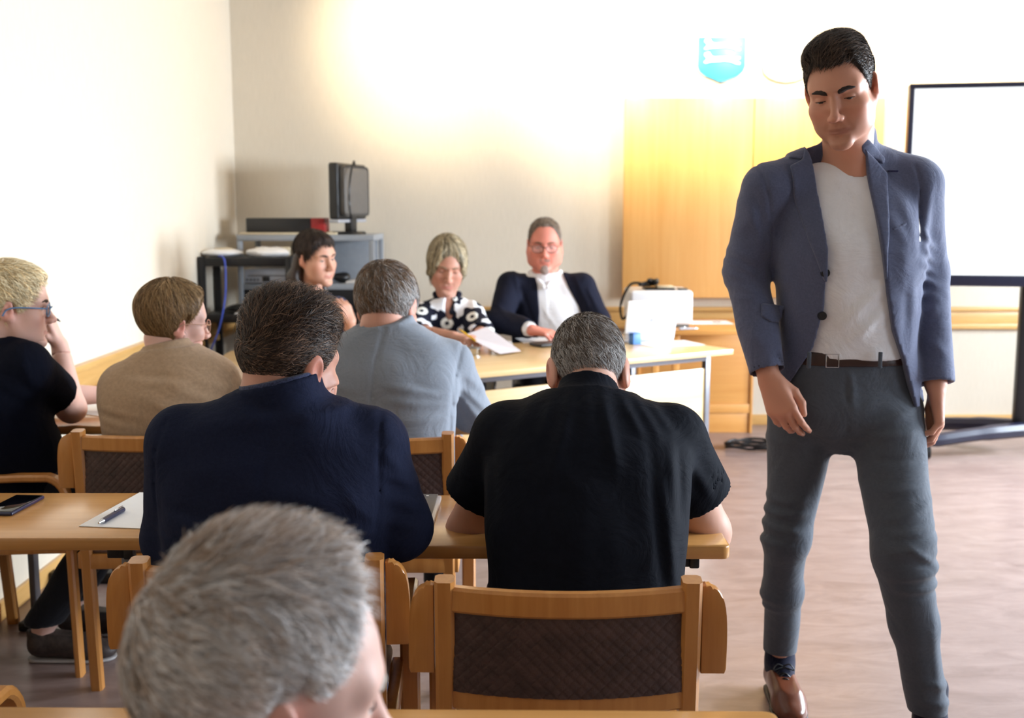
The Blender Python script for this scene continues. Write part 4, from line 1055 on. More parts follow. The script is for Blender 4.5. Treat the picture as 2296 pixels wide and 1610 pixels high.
def head_bits(head, parent, brow=(70, 50, 38), iris=(90, 110, 120), gaze=-0.2, brows=True, browz=0.0, browk=1.0, lid=0.0, lash=(30, 22, 20)):
    """Eyes (ball, iris), upper lids, eyebrows: parts of the person."""
    s = float(head.s); w = head.w; out = []
    for q in (-1, 1):
        bm = BM(); c = A(q*0.0325*w, 0.0675, 0.0); sph(bm, c, 0.0143, 20)
        cols = []
        for v in bm.verts:
            dv = (np.array(v.co) - c)/0.0143; g = A(0, math.cos(gaze), math.sin(gaze)); an = math.acos(max(-1, min(1, float(dv @ g))))
            cols.append((0.005, 0.005, 0.005) if an < 0.2 else (tuple(lin3(iris)) if an < 0.44 else (0.62, 0.58, 0.55)))
        me = bpy.data.meshes.new('eye'); bm.to_mesh(me); bm.free()
        co = np.array([v.co for v in me.vertices], f32); me.vertices.foreach_set('co', head.wld(co).astype(f32).ravel())
        a = me.color_attributes.new('Col', 'FLOAT_COLOR', 'POINT'); a.data.foreach_set('color', np.concatenate([np.array(cols, f32), np.ones((len(cols), 1), f32)], 1).ravel())
        me.polygons.foreach_set('use_smooth', [True]*len(me.polygons))
        o = obj('eye', me, 'eye_gloss', parent); o.matrix_parent_inverse = parent_inv(parent)
        bm = BM(); lz = 0.0042 - 0.0078*lid; arcp = []
        for k in range(9):
            xx = -0.0135 + 0.027*k/8; zz = lz - 0.10*abs(xx); yy = math.sqrt(max(1e-6, 0.0162**2 - xx*xx - zz*zz)); arcp.append(head.wld(c + A(xx, yy, zz)))
        tube(bm, arcp, 0.00095*s, 5, 3)
        nm = 'brow_%d_%d_%d' % lash
        if nm not in M: mat_plain(nm, srgb(*lash), 0.8, var=0.3, scale=400)
        o = fin('eyelashes', bm, nm, parent, angle=180); o.matrix_parent_inverse = parent_inv(parent)
        if brows:
            bm = BM(); N = 11; rings = []
            def yfront(x, z):
                ys = np.linspace(0.04, 0.13, 91); d = eval_local(head.Lb, np.stack([np.full(91, x), ys, np.full(91, z)], -1).astype(f32)); i = np.where(d < 0)[0]
                return float(ys[i[-1]]) if len(i) else 0.07
            for i in range(N):
                t = i/(N - 1); x = q*(0.013 + 0.038*t)*w; z = 0.0175 + browz + 0.006*math.sin(min(1, t*1.25)*math.pi*0.62) - 0.007*max(0, t - .7)
                hh = 0.0056*browk*(1 - 0.8*t**2)*(0.6 + 0.4*min(1, i/1.5))
                pr = [(x, yfront(x, z + hh) + .0004, z + hh), (x, yfront(x, z) + .0034, z), (x, yfront(x, z - hh) + .0004, z - hh), (x, yfront(x, z) - .005, z)]
                rings.append([bm.verts.new(head.wld(A(*v))) for v in pr])
            for a_, b_ in zip(rings[:-1], rings[1:]):
                for k in range(4): bm.faces.new((a_[k], a_[(k + 1) % 4], b_[(k + 1) % 4], b_[k]))
            bm.faces.new(rings[0]); bm.faces.new(rings[-1][::-1])
            nm = 'brow_%d_%d_%d' % brow
            if nm not in M: mat_plain(nm, srgb(*brow), 0.8, var=0.3, scale=400)
            o = fin('eyebrow', bm, nm, parent, angle=180); o.matrix_parent_inverse = parent_inv(parent)
def glasses(head, parent, mat, lens=True, rim=0.0013, label=None, halfw=0.026, halfh=0.018, y=0.101, x=0.034, z=-0.006):
    def wv(p): return head.wld(A(*p))
    bm = BM()
    for q in (-1, 1):
        ring = [wv((q*x + halfw*math.copysign(abs(math.cos(a))**0.7, math.cos(a)), y - 0.004*(math.cos(a)*q + 1), z + halfh*math.copysign(abs(math.sin(a))**0.8, math.sin(a)))) for a in np.linspace(0, 2*math.pi, 25)]
        tube(bm, ring, rim, 6, 0)
        tube(bm, [wv((q*(x + halfw), y - .008, z + .009)), wv((q*.078, .06, z + .012)), wv((q*.0835, .01, z + .012)), wv((q*.083, -.015, z + .004)), wv((q*.081, -.026, z - .014))], rim*1.1, 6, 4)
    tube(bm, [wv((-x + halfw, y + .001, z + .004)), wv((0, y + .006, z + .008)), wv((x - halfw, y + .001, z + .004))], rim, 6, 4)
    o = fin('glasses', bm, mat, parent); o.matrix_parent_inverse = parent_inv(parent)
    if label: o['label'] = label
    for q in (-1, 1):
        bm = BM(); vs = [bm.verts.new(wv((q*x + halfw*.95*math.copysign(abs(math.cos(a))**0.7, math.cos(a)), y - 0.004*(math.cos(a)*q + 1), z + halfh*.95*math.copysign(abs(math.sin(a))**0.8, math.sin(a))))) for a in np.linspace(0, 2*math.pi, 24, endpoint=False)]
        bm.faces.new(vs); l = fin('lens', bm, 'lens_glass', o)
    return o
# ------------------------------------------------------------------ hands: palm and five fingers
def hand_ops(W, fwd, dorsal, thumb_side=1, s=1.0, curl=(20, 35, 20), spread=3.0, thumb=None, per=None):
    """W wrist centre; fwd towards the knuckles; dorsal out of the back of the hand; thumb_side +1/-1 picks the thumb's side."""
    Yv = A(fwd)/np.linalg.norm(fwd); Z = A(dorsal) - Yv*float(A(dorsal) @ Yv); Z /= np.linalg.norm(Z); X = np.cross(Yv, Z)*thumb_side; W = A(W)
    Pw = lambda x, y, z: W + (X*x + Yv*y + Z*z)*s
    ops = []; kn = [(0.027, 0.088), (0.008, 0.092), (-0.011, 0.088), (-0.028, 0.078)]
    ln = [(0.043, 0.026, 0.021), (0.047, 0.030, 0.022), (0.043, 0.028, 0.021), (0.034, 0.021, 0.019)]
    for i, (x, y) in enumerate(kn):
        ops.append(cone(Pw(x*0.55, 0.008, 0), Pw(x, y, 0.0), 0.0165*s, 0.0118*s, 0.014*s))
    for i, ((x, y), l) in enumerate(zip(kn, ln)):
        cu = per[i] if per is not None else curl; p = Pw(x, y, 0.001); a = 0.0; sp = math.radians(spread)*(1.5 - i)*0.9; r = [0.0098, 0.0088, 0.0079, 0.0066]
        for j in range(3):
            a += math.radians(cu[j]); q = p + (X*(math.sin(sp)*math.cos(a)) + Yv*(math.cos(sp)*math.cos(a)) - Z*math.sin(a))*l[j]*s
            sc = 0.88 if i == 3 else 1.0
            ops.append(cone(p, q, r[j]*s*sc, r[j + 1]*s*sc, 0.0035*s)); p = q
    th = thumb or [(0.020, 0.018, -0.006), (0.043, 0.048, -0.016), (0.054, 0.078, -0.020), (0.056, 0.104, -0.026)]
    rr = [0.0165, 0.0125, 0.0105, 0.0078]
    for (a, b, r0, r1) in zip(th[:-1], th[1:], rr[:-1], rr[1:]): ops.append(cone(Pw(*a), Pw(*b), r0*s, r1*s, 0.008*s if a == th[0] else 0.004*s))
    return ops
def nails(W, fwd, dorsal, *a): return []
# ------------------------------------------------------------------ shoes
def shoe(parent, heel, yaw, mat, sole='shoe_sole', name='shoe', s=1.0, laces=True, h=0.0045, label=None):
    t = Matrix.Translation(Vector(heel)) @ Matrix.Rotation(math.radians(yaw), 4, 'Z')
    ops = [cone((0, .045, .05), (0, .19, .04), .037*s, .040*s, .02), ell((0, .225, .03), (.043*s, .062*s, .032*s), .03), cone((0, .05, .06), (0, .042, .098), .036, .036, .02), cone((0, .1, .075), (0, .2, .045), .03, .03, .03),
           plane((0, 0, .011), (0, 0, -1)), plane((0, 0, .104), (0, 0.12, 1))]
    v, f = polygonise(ops, (-.07, -.02, -.01), (.07, .31, .14), h)
    up = obj(name, mesh_np(name, v, f), mat, parent); mm = parent_inv(parent) @ t; up.matrix_parent_inverse = mm
    if label: up['label'] = label
    so = [cone((0, .045, .02), (0, .19, .02), .040*s, .0445*s, .02), ell((0, .225, .02), (.0465*s, .066*s, .04*s), .03), plane((0, 0, 0), (0, 0, -1)), plane((0, 0, .0115), (0, 0, 1))]
    v, f = polygonise(so, (-.07, -.02, -.015), (.07, .31, .03), h)
    so_ = obj('sole', mesh_np('sole', v, f), sole, up)
    if laces:
        bm = BM()
        for k in range(4):
            y = .112 + k*.018; z = .1 - k*.0085
            tube(bm, [(-.02, y, z - .006), (0, y + .006, z + .003), (.02, y + .012, z - .010)], .0022, 6, 4); tube(bm, [(.02, y, z - .006), (0, y + .006, z + .0045), (-.02, y + .012, z - .010)], .0022, 6, 4)
        for q in (-1, 1): tube(bm, [(0, .115, .108), (q*.018, .118, .115), (q*.03, .125, .1), (q*.012, .12, .104), (0, .115, .106)], .002, 6, 4)
        fin('lace', bm, 'black_plastic', up)
    return up
mat_attr('skin', 0.5, 0.12, 0.35, 260, 0.06)
mat_attr('hair_strands', 0.5, 0, 0.25)
mat_attr('eye_gloss', 0.12, 0, 0.5)
mat_plain('shoe_sole', srgb(40, 28, 24), 0.6)
n = NT('lens_glass'); n.b.inputs['Base Color'].default_value = (1, 1, 1, 1); n.b.inputs['Alpha'].default_value = 0.12; n.setp(Roughness=0.03)
# ------------------------------------------------------------------ common body builder
def unit(v): v = A(v); return v/np.linalg.norm(v)
TORSO_M = [(-.06, 0, 0, .15, .10, .10), (0, 0, 0, .168, .115, .115), (.25, 0, 0, .155, .115, .105), (.5, 0, 0, .165, .118, .112), (.72, 0, 0, .178, .115, .112), (.88, 0, -.005, .15, .085, .085), (1.0, 0, -.008, .075, .06, .06)]
def torso_f(hip, neck, right, tab, infl=0.0, bow=0.0, wide=1.0, p=2.3):
    hip = A(hip); neck = A(neck); Z = neck - hip; L = float(np.linalg.norm(Z)); Z = Z/L; X = unit(A(right) - Z*float(A(right) @ Z)); Yf = np.cross(Z, X)
    t = [(w*L, cx, cy - bow*math.sin(max(0, min(1, w))*math.pi), rx*wide, rf, rbk) for w, cx, cy, rx, rf, rbk in tab]
    return f_loft(hip, X, Yf, Z, t, infl, p), (X, Yf, Z, L)
def bounds(pts, m): a = np.array(pts, float); return a.min(0) - m, a.max(0) + m

def pf(x0, y0, x1, y1, Y, r, amp, ymax=None):
    """Fold on the side of a garment that faces the room's rear, given by two photograph pixels at depth Y."""
    a = at(x0, y0, Y).astype(f32); b = at(x1, y1, Y).astype(f32); ym = Y + 0.16 if ymax is None else ymax
    A2 = a[[0, 2]]; e = b[[0, 2]] - A2; ee = max(1e-9, float(e @ e))
    def fn(d, P):
        w = P[..., [0, 2]] - A2; t = np.clip((w @ e)/ee, 0, 1); q = w - t[..., None]*e
        g = np.exp(-(q*q).sum(-1)/(r*r))*np.sin(np.clip(t*0.86 + 0.07, 0, 1)*np.pi)**0.6*(P[..., 1] < ym)
        return d - f32(amp)*g
    return Op(fn, (a + b)/2, float(np.linalg.norm(b - a))/2 + 2.5*r + 0.2)
def pseam(pts, Y, r=0.004, amp=-0.004, ymax=None):
    out = []
    for (x0, y0), (x1, y1) in zip(pts[:-1], pts[1:]):
        a = at(x0, y0, Y).astype(f32); b = at(x1, y1, Y).astype(f32); ym = Y + 0.16 if ymax is None else ymax
        def fn(d, P, A2=a[[0, 2]], e=(b - a)[[0, 2]], ym=ym):
            w = P[..., [0, 2]] - A2; t = np.clip((w @ e)/max(1e-9, float(e @ e)), 0, 1); q = w - t[..., None]*e
            return d - f32(amp)*np.exp(-(q*q).sum(-1)/(r*r))*(P[..., 1] < ym)
        out.append(Op(fn, (a + b)/2, float(np.linalg.norm(b - a))/2 + 3*r + 0.2))
    return out
def body_obj(ops, lo, hi, cutp, cutn, h_head, h_body, parent, colfn, wrists=(), h_hand=.004):
    """One body mesh: fine above the neck cut, coarser below it."""
    cutp = A(cutp); cutn = unit(cutn); hi = A(hi); lo = A(lo)
    c = cutp + cutn*0.13; v1, f1 = polygonise(ops + [plane(cutp, -cutn, 0.0)], np.maximum(lo, c - 0.24), np.minimum(hi, c + 0.26), h_head)
    v1 = relax(v1, f1, 1, 0.35); V, F = [v1], [f1]; ex = []
    for p, n_ in wrists:                     # fine hands beyond the cuff
        p = A(p); n_ = unit(n_); clip = lambda P, p=p, n_=n_, e=0.0: np.maximum(-((P - p) @ n_) - e, np.sqrt(((P - p)**2).sum(-1)) - 0.235)
        vh, fh = polygonise(ops + [INT(clip, 0.0)], p - .24, p + .24, h_hand); vh = relax(vh, fh, 1, 0.3); F.append(fh + sum(len(x) for x in V)); V.append(vh)
        ex.append(Op(lambda d, P, p=p, n_=n_: np.maximum(d, -np.maximum(-((P - p) @ n_) + h_body*.3, np.sqrt(((P - p)**2).sum(-1)) - 0.235))))
    v2, f2 = polygonise(ops + ex + [plane(cutp + cutn*h_body*0.3, cutn, 0.0)], lo, hi, h_body)
    v2 = relax(v2, f2, 1, 0.4); F.append(f2 + sum(len(x) for x in V)); V.append(v2); v = np.concatenate(V); f = np.concatenate(F)
    o = obj('body', mesh_np('body', v, f, colfn(v)), 'skin', parent); o.matrix_parent_inverse = parent_inv(parent); return o
# ================================================================== the standing man in the blue blazer
YM = 2.85
mat_fabric('blazer_blue', srgb(86, 92, 118), 0.85, 0.13, 1400, 0.3, 220, 0.25)
mat_fabric('lapel_blue', srgb(84, 90, 116), 0.85, 0.13, 1400, 0.3, 220, 0.25)
mat_fabric('tshirt_white', srgb(232, 232, 236), 0.9, 0.02, 1500, 0.15)
mat_fabric('chino_grey', srgb(78, 84, 94), 0.85, 0.08, 1500, 0.25, 120)
mat_plain('belt_leather', srgb(56, 34, 28), 0.4, var=0.15)
mat_plain('shoe_brown', srgb(104, 56, 36), 0.28, var=0.15, scale=12)
mat_fabric('sock_navy', srgb(20, 22, 44), 0.9)
pm_ = at(1905, 1640, 2.9)
man = thing('person', 'man in a blue blazer and grey trousers walking past the tables', 'person', (pm_[0], YM, 0))
hd = Head(at(1886, 203, 2.80), rotm(153, -20, 7), 1.03, kind='m', jaw=1.03, fat=.0, lid=0.6)
neckb = at(1908, 372, 2.87)
sh = [at(1716, 412, 2.86), at(2056, 406, 2.87)]
el = [at(1672, 615, 2.90), at(2078, 612, 2.93)]
wr = [at(1722, 838, 2.78), at(2098, 862, 2.82)]
hip = at(1893, 930, 2.88); right = A(-1, 0.04, 0)
hipj = [at(1800, 930, 2.92), at(1986, 930, 2.86)]
kn = [at(1764, 1205, 2.90), at(2024, 1240, 2.70)]
an = [at(1748, 1475, 3.10), at(2084, 1606, 2.74)]
def man_arm(i, infl, upto=1.0):
    w = el[i] + (wr[i] - el[i])*upto
    return [cone(sh[i] + A(0, 0, -.012), el[i], .044 + infl, .042 + infl, .03), cone(el[i], w, .043 + infl, .043 + (.029 - .043)*upto + infl, .02)]
tf, fr = torso_f(hip, neckb, right, TORSO_M, -0.012)
body = [U(tf, 0)] + [cone(neckb - fr[2]*.05, sh[i], .036, .045, .04) for i in (0, 1)] + man_arm(0, 0) + man_arm(1, 0)
body += [cone(neckb - fr[2]*.03, hd.wld((0, -.028, -.06)), .068, .063, .03)] + hd.ops(0.03)
for i in (0, 1): body += [cone(hipj[i] + A(0, .015, 0), kn[i], .07, .048, .04), cone(kn[i], an[i], .045, .034, .03)]
for i in (0, 1): body.append(cone(an[i], an[i] + A(0, -.07, -.06), .026, .02, .02))
# hands
hf0 = unit(at(1785, 1000, 2.70) - wr[0]); body += hand_ops(wr[0] + hf0*.015, hf0, unit(A(-.5, -.75, .3)), -1, 1.02, spread=2.5, per=[(28, 26, 14), (34, 30, 16), (38, 32, 18), (42, 34, 18)],
        thumb=[(0.020, 0.018, -0.006), (0.040, 0.05, -0.02), (0.046, 0.082, -0.026), (0.040, 0.110, -0.030)])
hf1 = unit(at(2112, 1020, 2.80) - wr[1]); body += hand_ops(wr[1] + hf1*.015, hf1, unit(A(.92, -.3, .1)), -1, 1.02, spread=1.5, per=[(22, 34, 22), (28, 38, 24), (34, 42, 26), (40, 44, 26)],
        thumb=[(0.018, 0.018, -0.006), (0.034, 0.05, -0.018), (0.034, 0.083, -0.022), (0.026, 0.110, -0.024)])
lo, hi = bounds([hd.O + A(0, 0, .16), hd.O, an[0], an[1], el[0], el[1], kn[1], wr[0] + A(.08, -.15, -.2)], .13)
body_obj(body, lo, hi, neckb + A(0, 0, -.006), (0, -.35, 1), 0.0026, 0.011, man, skin_col(hd, (204, 148, 124), (150, 78, 72), 0.25), [(wr[i] - unit(wr[i] - el[i])*.04, wr[i] - el[i]) for i in (0, 1)], .0036)
head_bits(hd, man, (38, 26, 20), (50, 40, 34), gaze=-0.45, browk=1.35, lid=.6)
# hair: swept to the front, short sides
def flow_m(c): return np.stack([0.35 + 0*c[:, 0], 0.9 + 0*c[:, 1], 0.25 + 0*c[:, 2]], 1)
def thick_m(q, a): return 0.004 + 0.006*sstep(.02, .06, q[..., 2]) + (0.012 + 0.012*sstep(-0.06, 0.05, q[..., 1]))*sstep(0.066, 0.112, q[..., 2] + 0.10*np.clip(q[..., 0], 0, .05)) + .020*sstep(.0, .05, q[..., 0])*sstep(.0, .06, q[..., 1])*sstep(.06, .09, q[..., 2])
hair(hd, man, (40, 29, 23), 9000, 0.0011, 0.045, flow=flow_m, thick_fn=thick_m, lift=0.2, col2=(92, 74, 62), mixp=0.4, streak=.3, seed=3, len_fn=lambda q: 0.006 + 0.045*sstep(0.055, 0.09, q[:, 2]))
# T-shirt
pxz = lambda pts, Y: [(float(at(x, y, Y)[0]), float(at(x, y, Y)[2])) for x, y in pts]
tsh_f, _ = torso_f(hip, neckb, right, TORSO_M, 0.009)
tee = [U(tsh_f, 0)] + [cone(neckb - fr[2]*.05, sh[i] * .7 + neckb*.3, .042, .04, .04) for i in (0, 1)]
nk = at(1896, 338, 2.80)
tee += [SUB(f_ell(nk + A(0, -.03, .02), (.074, .13, .058)), .006), fold(at(1960, 600, 2.7), at(1870, 690, 2.74), .02, .007), fold(at(1985, 640, 2.74), at(1880, 740, 2.74), .018, .007), fold(at(1990, 700, 2.74), at(1900, 775, 2.74), .016, .006), fold(at(1870, 470, 2.74), at(1885, 600, 2.74), .02, .004),
        wrinkle(.003, 34, 5), plane(at(1905, 800, YM), (0, 0, -1))]
lo, hi = bounds([hip, neckb, sh[0], sh[1]], .2)
sdf_obj('t_shirt', tee, lo, hi, 0.005, 'tshirt_white', man)
ring = [(f32(.066)*math.cos(a), math.sin(a)) for a in np.linspace(0, 2*math.pi, 40)]
# trousers
def leg_ops(infl=0.0):
    o = []
    for i, (r0, r1, r2, r3) in enumerate(((.096, .060, .052, .047), (.096, .077, .058, .050))):
        hem = an[i] + (kn[i] - an[i])*(.06 if i == 0 else .05); mid = kn[i] + (hem - kn[i])*.45
        o += [cone(hipj[i], kn[i], r0 + infl, r1 + infl, .03), cone(kn[i], mid, r1 + infl, r2 + infl, .03), cone(mid, hem, r2 + infl, r3 + infl, .03)]
    return o
pel_tab = [(-.10, 0, 0, .03, .04, .05), (-.055, 0, 0, .10, .075, .10), (0, 0, 0, .178, .112, .13), (.09, 0, 0, .176, .118, .122), (.19, 0, 0, .16, .118, .112)]
pel_f = f_loft(hip, unit(right), unit(A(0, -1, .02)), A(0, 0, 1), pel_tab, .004)
tro = [U(pel_f, 0)] + leg_ops()
cr = at(1893, 985, 2.80)
tro += [fold(at(1905, 830, 2.75), at(1912, 960, 2.78), .012, .006), fold(at(1898, 830, 2.75), at(1900, 970, 2.78), .006, -.008)]
rs_ = random.Random(5)
for x0, y0, x1, y1, r_, a_ in ((1925, 962, 2052, 922, .012, .007), (1912, 985, 2062, 965, .012, .007), (1880, 990, 1738, 935, .014, .006), (1948, 1030, 2066, 1022, .009, -.005), (1945, 1088, 2066, 1080, .012, .006), (1730, 1012, 1850, 1000, .014, .005),
    (1720, 1150, 1818, 1140, .012, .007), (1712, 1176, 1822, 1172, .010, .008), (1706, 1200, 1815, 1215, .011, .008), (1708, 1226, 1806, 1238, .010, -.006), (1712, 1250, 1800, 1232, .012, .006), (1705, 1135, 1790, 1165, .009, -.005),
    (1955, 1150, 2072, 1110, .011, .007), (1960, 1172, 2075, 1160, .010, .007), (1962, 1205, 2082, 1182, .011, .008), (1968, 1228, 2090, 1228, .010, -.007), (1970, 1262, 2092, 1246, .012, .009), (1976, 1290, 2094, 1285, .011, .008), (1990, 1190, 2070, 1240, .010, .007), (1985, 1310, 2085, 1298, .009, -.005),
    (1712, 1390, 1790, 1410, .012, .005), (1710, 1425, 1786, 1432, .010, .006), (2040, 1500, 2125, 1520, .012, .006), (2045, 1545, 2128, 1560, .012, .006), (1760, 1260, 1750, 1430, .014, .004), (2050, 1310, 2085, 1560, .014, .004)):
    tro.append(pf(x0, y0, x1, y1, 2.76, r_, a_, 3.02))
for i, (hx, hy) in enumerate(((1745, 1452), (2086, 1592))):
    hz = at(hx, hy, an[i][1])[2]
    tro.append(Op((lambda c_, hz: (lambda d, P: np.where((np.abs(P[..., 0] - c_[0]) < .14) & (P[..., 2] < hz), np.maximum(d, hz - P[..., 2]), d)))(an[i], hz)))
tro += [wrinkle(.0025, 30, 8), plane(at(1905, 792, YM), (0, 0, 1))]
lo, hi = bounds([hip + A(.2, .1, .2), hip - A(.2, .1, 0), an[0], an[1], kn[1]], .11)
tr = sdf_obj('trousers', tro, lo, hi, 0.005, 'chino_grey', man)
# belt, buckle, loops
zb0, zb1 = at(1905, 824, 2.75)[2], at(1905, 793, 2.75)[2]
bf = f_loft(hip, unit(right), unit(A(0, -1, .02)), A(0, 0, 1), pel_tab, .009)
belt = [U(bf, 0), plane((0, 0, zb0), (0, 0, -1), .002), plane((0, 0, zb1), (0, 0, 1), .002)]
bo = sdf_obj('belt', belt, hip - A(.25, .2, .05), hip + A(.25, .2, .3), 0.0042, 'belt_leather', man)
bm = BM(); pb = at(1868, 808, 2.738)
for dx0, dx1, dz0, dz1 in ((-.022, -.019, -.0175, .0175), (.010, .0125, -.0175, .0175), (-.022, .0125, .0155, .0175), (-.022, .0125, -.0175, -.0155)): box(bm, (pb[0] + dx0, pb[1] - .012, pb[2] + dz0), (pb[0] + dx1, pb[1] - .004, pb[2] + dz1), .001)
fin('buckle', bm, 'chrome', bo)
for px in (1975, 1815):
    bm = BM(); pb = at(px, 808, 2.735 if px < 1950 else 2.735); box(bm, (pb[0] - .005, pb[1] + .001, pb[2] - .021), (pb[0] + .005, pb[1] + .008, pb[2] + .021), .002); fin('belt_loop', bm, 'chino_grey', bo)
# socks and shoes
for i in (0, 1):
    so = [cone(an[i] + A(0, .0, .08), an[i] - A(0, -.0, .03), .044, .043, .01), cone(an[i] + A(0, -.01, -.01), an[i] + A(0, -.085, -.055), .038, .03, .02)]
    sdf_obj('sock', so, an[i] - A(.08, .16, .11), an[i] + A(.08, .08, .16), .006, 'sock_navy', man)
shoe(man, (an[0][0] + .0, an[0][1] + .055, 0.0), 178, 'shoe_brown', s=1.08, label='brown leather lace-up shoe')
shoe(man, (an[1][0] + .0, an[1][1] + .055, 0.0), 186, 'shoe_brown', s=1.08, label='brown leather lace-up shoe')
# blazer
BLZ = [(-.10, 0, 0, .212, .14, .15), (0, 0, 0, .206, .14, .145), (.12, 0, 0, .192, .137, .135), (.3, 0, 0, .176, .135, .122), (.5, 0, 0, .180, .135, .128), (.72, 0, 0, .186, .132, .128), (.9, 0, -.005, .155, .09, .095), (1.0, 0, -.008, .085, .066, .07)]
jf, _ = torso_f(hip, neckb, right, BLZ, 0.004)
def blz(extra=0.0):
    o = [U(jf, 0)] + [cone(neckb + A((-.055, .055)[i], 0.01, .004), sh[i] + A((.012, -.012)[i], 0, .0), .057, .056, .04) for i in (0, 1)]
    o += [cone(neckb - fr[2]*.02, neckb + (hd.wld((0, -.035, -.115)) - neckb)*.8, .074, .066, .02)]
    for i in (0, 1):
        w = el[i] + (wr[i] - el[i])*.98
        o += [cone(sh[i] + A(0, 0, -.012), el[i], .061, .056, (.025, .045)[i]), cone(el[i], w, .058, .046, .02)]
    return o
opening = pxz([(1838, 250), (1842, 330), (1852, 400), (1862, 560), (1858, 690), (1836, 785), (1792, 866), (1770, 900), (1760, 1010), (2080, 1010), (2072, 930), (2062, 890), (2040, 815), (2012, 745), (1994, 650), (1980, 540), (1970, 430), (1962, 335), (1958, 250)], 2.72)
def open_cut(P): return np.maximum(poly_sdf(opening, P[..., 0], P[..., 2]), P[..., 1] - 2.87)
zh = at(1900, 912, 2.80)[2]
jac = blz()
for i, sx in ((0, -1), (1, 1)):
    S_, E_, W_ = sh[i], el[i], wr[i]
    # cuff: cut square and hollow the end
    d_ = unit(W_ - E_)
    jac.append(Op((lambda W_, d_: (lambda d, P: np.where((((P - W_)**2).sum(-1) < .15**2) & (((P - W_)**2).sum(-1) - ((P - W_) @ d_)**2 < .053**2), np.maximum(d, (P - W_) @ d_ + .006), d)))(A(W_), d_)))
    jac.append(SUB(f_cone(W_ - d_*.03, W_ + d_*.03, .040, .040), .002, W_, .08))
for x0, y0, x1, y1, r_, a_ in ((2020, 560, 2050, 700, .02, .006), (2035, 600, 2030, 780, .015, -.005), (1760, 560, 1800, 700, .02, .005), (1990, 480, 2040, 560, .016, .005), (1740, 620, 1790, 640, .014, .004), (2030, 440, 2055, 560, .016, .005)):
    jac.append(pf(x0, y0, x1, y1, 2.76, r_, a_, 2.9))
for x0, y0, x1, y1, r_, a_ in ((1640, 560, 1700, 590, .011, .007), (1636, 585, 1705, 622, .010, .008), (1634, 612, 1700, 640, .011, .008), (1640, 640, 1705, 655, .010, .007), (1648, 668, 1700, 665, .012, .006), (1668, 450, 1720, 560, .014, .006), (1690, 430, 1735, 620, .012, -.005), (1660, 520, 1690, 480, .016, .005),
    (2060, 520, 2105, 560, .011, .008), (2062, 555, 2108, 590, .011, .008), (2060, 590, 2110, 612, .011, .008), (2066, 618, 2112, 640, .011, .008), (2066, 655, 2112, 668, .012, .006), (2075, 700, 2110, 690, .014, .006), (2080, 420, 2072, 560, .014, .006), (2060, 450, 2048, 560, .010, -.005), (2078, 760, 2112, 790, .014, .005), (1660, 740, 1710, 770, .016, .005)):
    jac.append(pf(x0, y0, x1, y1, 2.82, r_, a_, 2.95))
jac += [wrinkle(.0028, 26, 4), SUB(open_cut, .004), plane((0, 0, zh), (0, 0, -1))]
jac += pseam([(1708, 372), (1722, 430), (1738, 520), (1742, 580)], 2.80, .004, -.005, 2.9) + pseam([(2058, 372), (2066, 430), (2062, 520)], 2.80, .004, -.005, 2.9)
lo, hi = bounds([hip + A(0, 0, -.05), neckb + A(0, 0, .02), sh[0], sh[1], el[0], el[1], wr[0], wr[1]], .13)
bz = sdf_obj('blazer', jac, lo, hi, 0.0046, 'blazer_blue', man, label='blue cotton blazer worn open')
def panel(name, polys, off, Ymax, h=.0035, mat='lapel_blue', Yp=2.72, thick=.012, extra=()):
    polys = [pxz(p, Yp) for p in polys]
    def cut(P):
        d = poly_sdf(polys[0], P[..., 0], P[..., 2])
        for q in polys[1:]: d = np.minimum(d, poly_sdf(q, P[..., 0], P[..., 2]))
        return np.maximum(d, P[..., 1] - Ymax)
    base = [o_ for o_ in blz() ]
    ops = base + [wrinkle(.0028, 26, 4), Op(lambda d, P: np.maximum(d - f32(off), -(d + f32(thick)))), INT(cut, .002)]
    al = np.array(sum([list(q) for q in polys], [])); lo = A(al[:, 0].min() - .02, 2.55, al[:, 1].min() - .02); hi = A(al[:, 0].max() + .02, Ymax + .02, al[:, 1].max() + .02)
    return sdf_obj(name, ops, lo, hi, h, mat, bz)
lapL = [(1838, 318), (1850, 392), (1862, 560), (1861, 640), (1852, 625), (1826, 545), (1802, 440), (1794, 368), (1822, 354)]
lapR = [(1962, 330), (1970, 430), (1980, 540), (1992, 640), (1996, 560), (2006, 470), (2016, 385), (1986, 352)]
for pl_ in (lapL, lapR):
    o_ = panel('lapel', [pl_], .008, 2.87); o_.matrix_parent_inverse = Matrix.Identity(4)
for pl_ in ([(1830, 290), (1840, 330), (1824, 352), (1796, 350), (1800, 336), (1812, 310)], [(1946, 300), (1954, 335), (1966, 350), (1986, 352), (2010, 366), (2014, 350), (1994, 326), (1966, 304)]):
    o_ = panel('collar', [pl_], .006, 2.895); o_.matrix_parent_inverse = Matrix.Identity(4)
o_ = panel('pocket_flap', [[(1724, 686), (1782, 694), (1776, 722), (1764, 731), (1740, 727), (1722, 715)]], .006, 2.84); o_.matrix_parent_inverse = Matrix.Identity(4)
o_ = panel('pocket_welt', [[(2008, 512), (2046, 498), (2047, 505), (2009, 520)]], .005, 2.86); o_.matrix_parent_inverse = Matrix.Identity(4)
def on_front(px, py):
    Ys = np.arange(2.5, 2.9, .003); P = np.array([at(px, py, y) for y in Ys], f32)[:, None, :]
    d = evaluate(blz(), P, P[:, 0], 0.0)[:, 0]; i = int(np.argmax(d < 0)); return P[i, 0]
for px, py in ((1843, 708), (1850, 612)):
    p = on_front(px, py); bm = BM(); cyl(bm, p + A(0, -.008, 0), p + A(0, .002, 0), .0105, .0115, 20); o_ = fin('button', bm, 'black_plastic', bz)
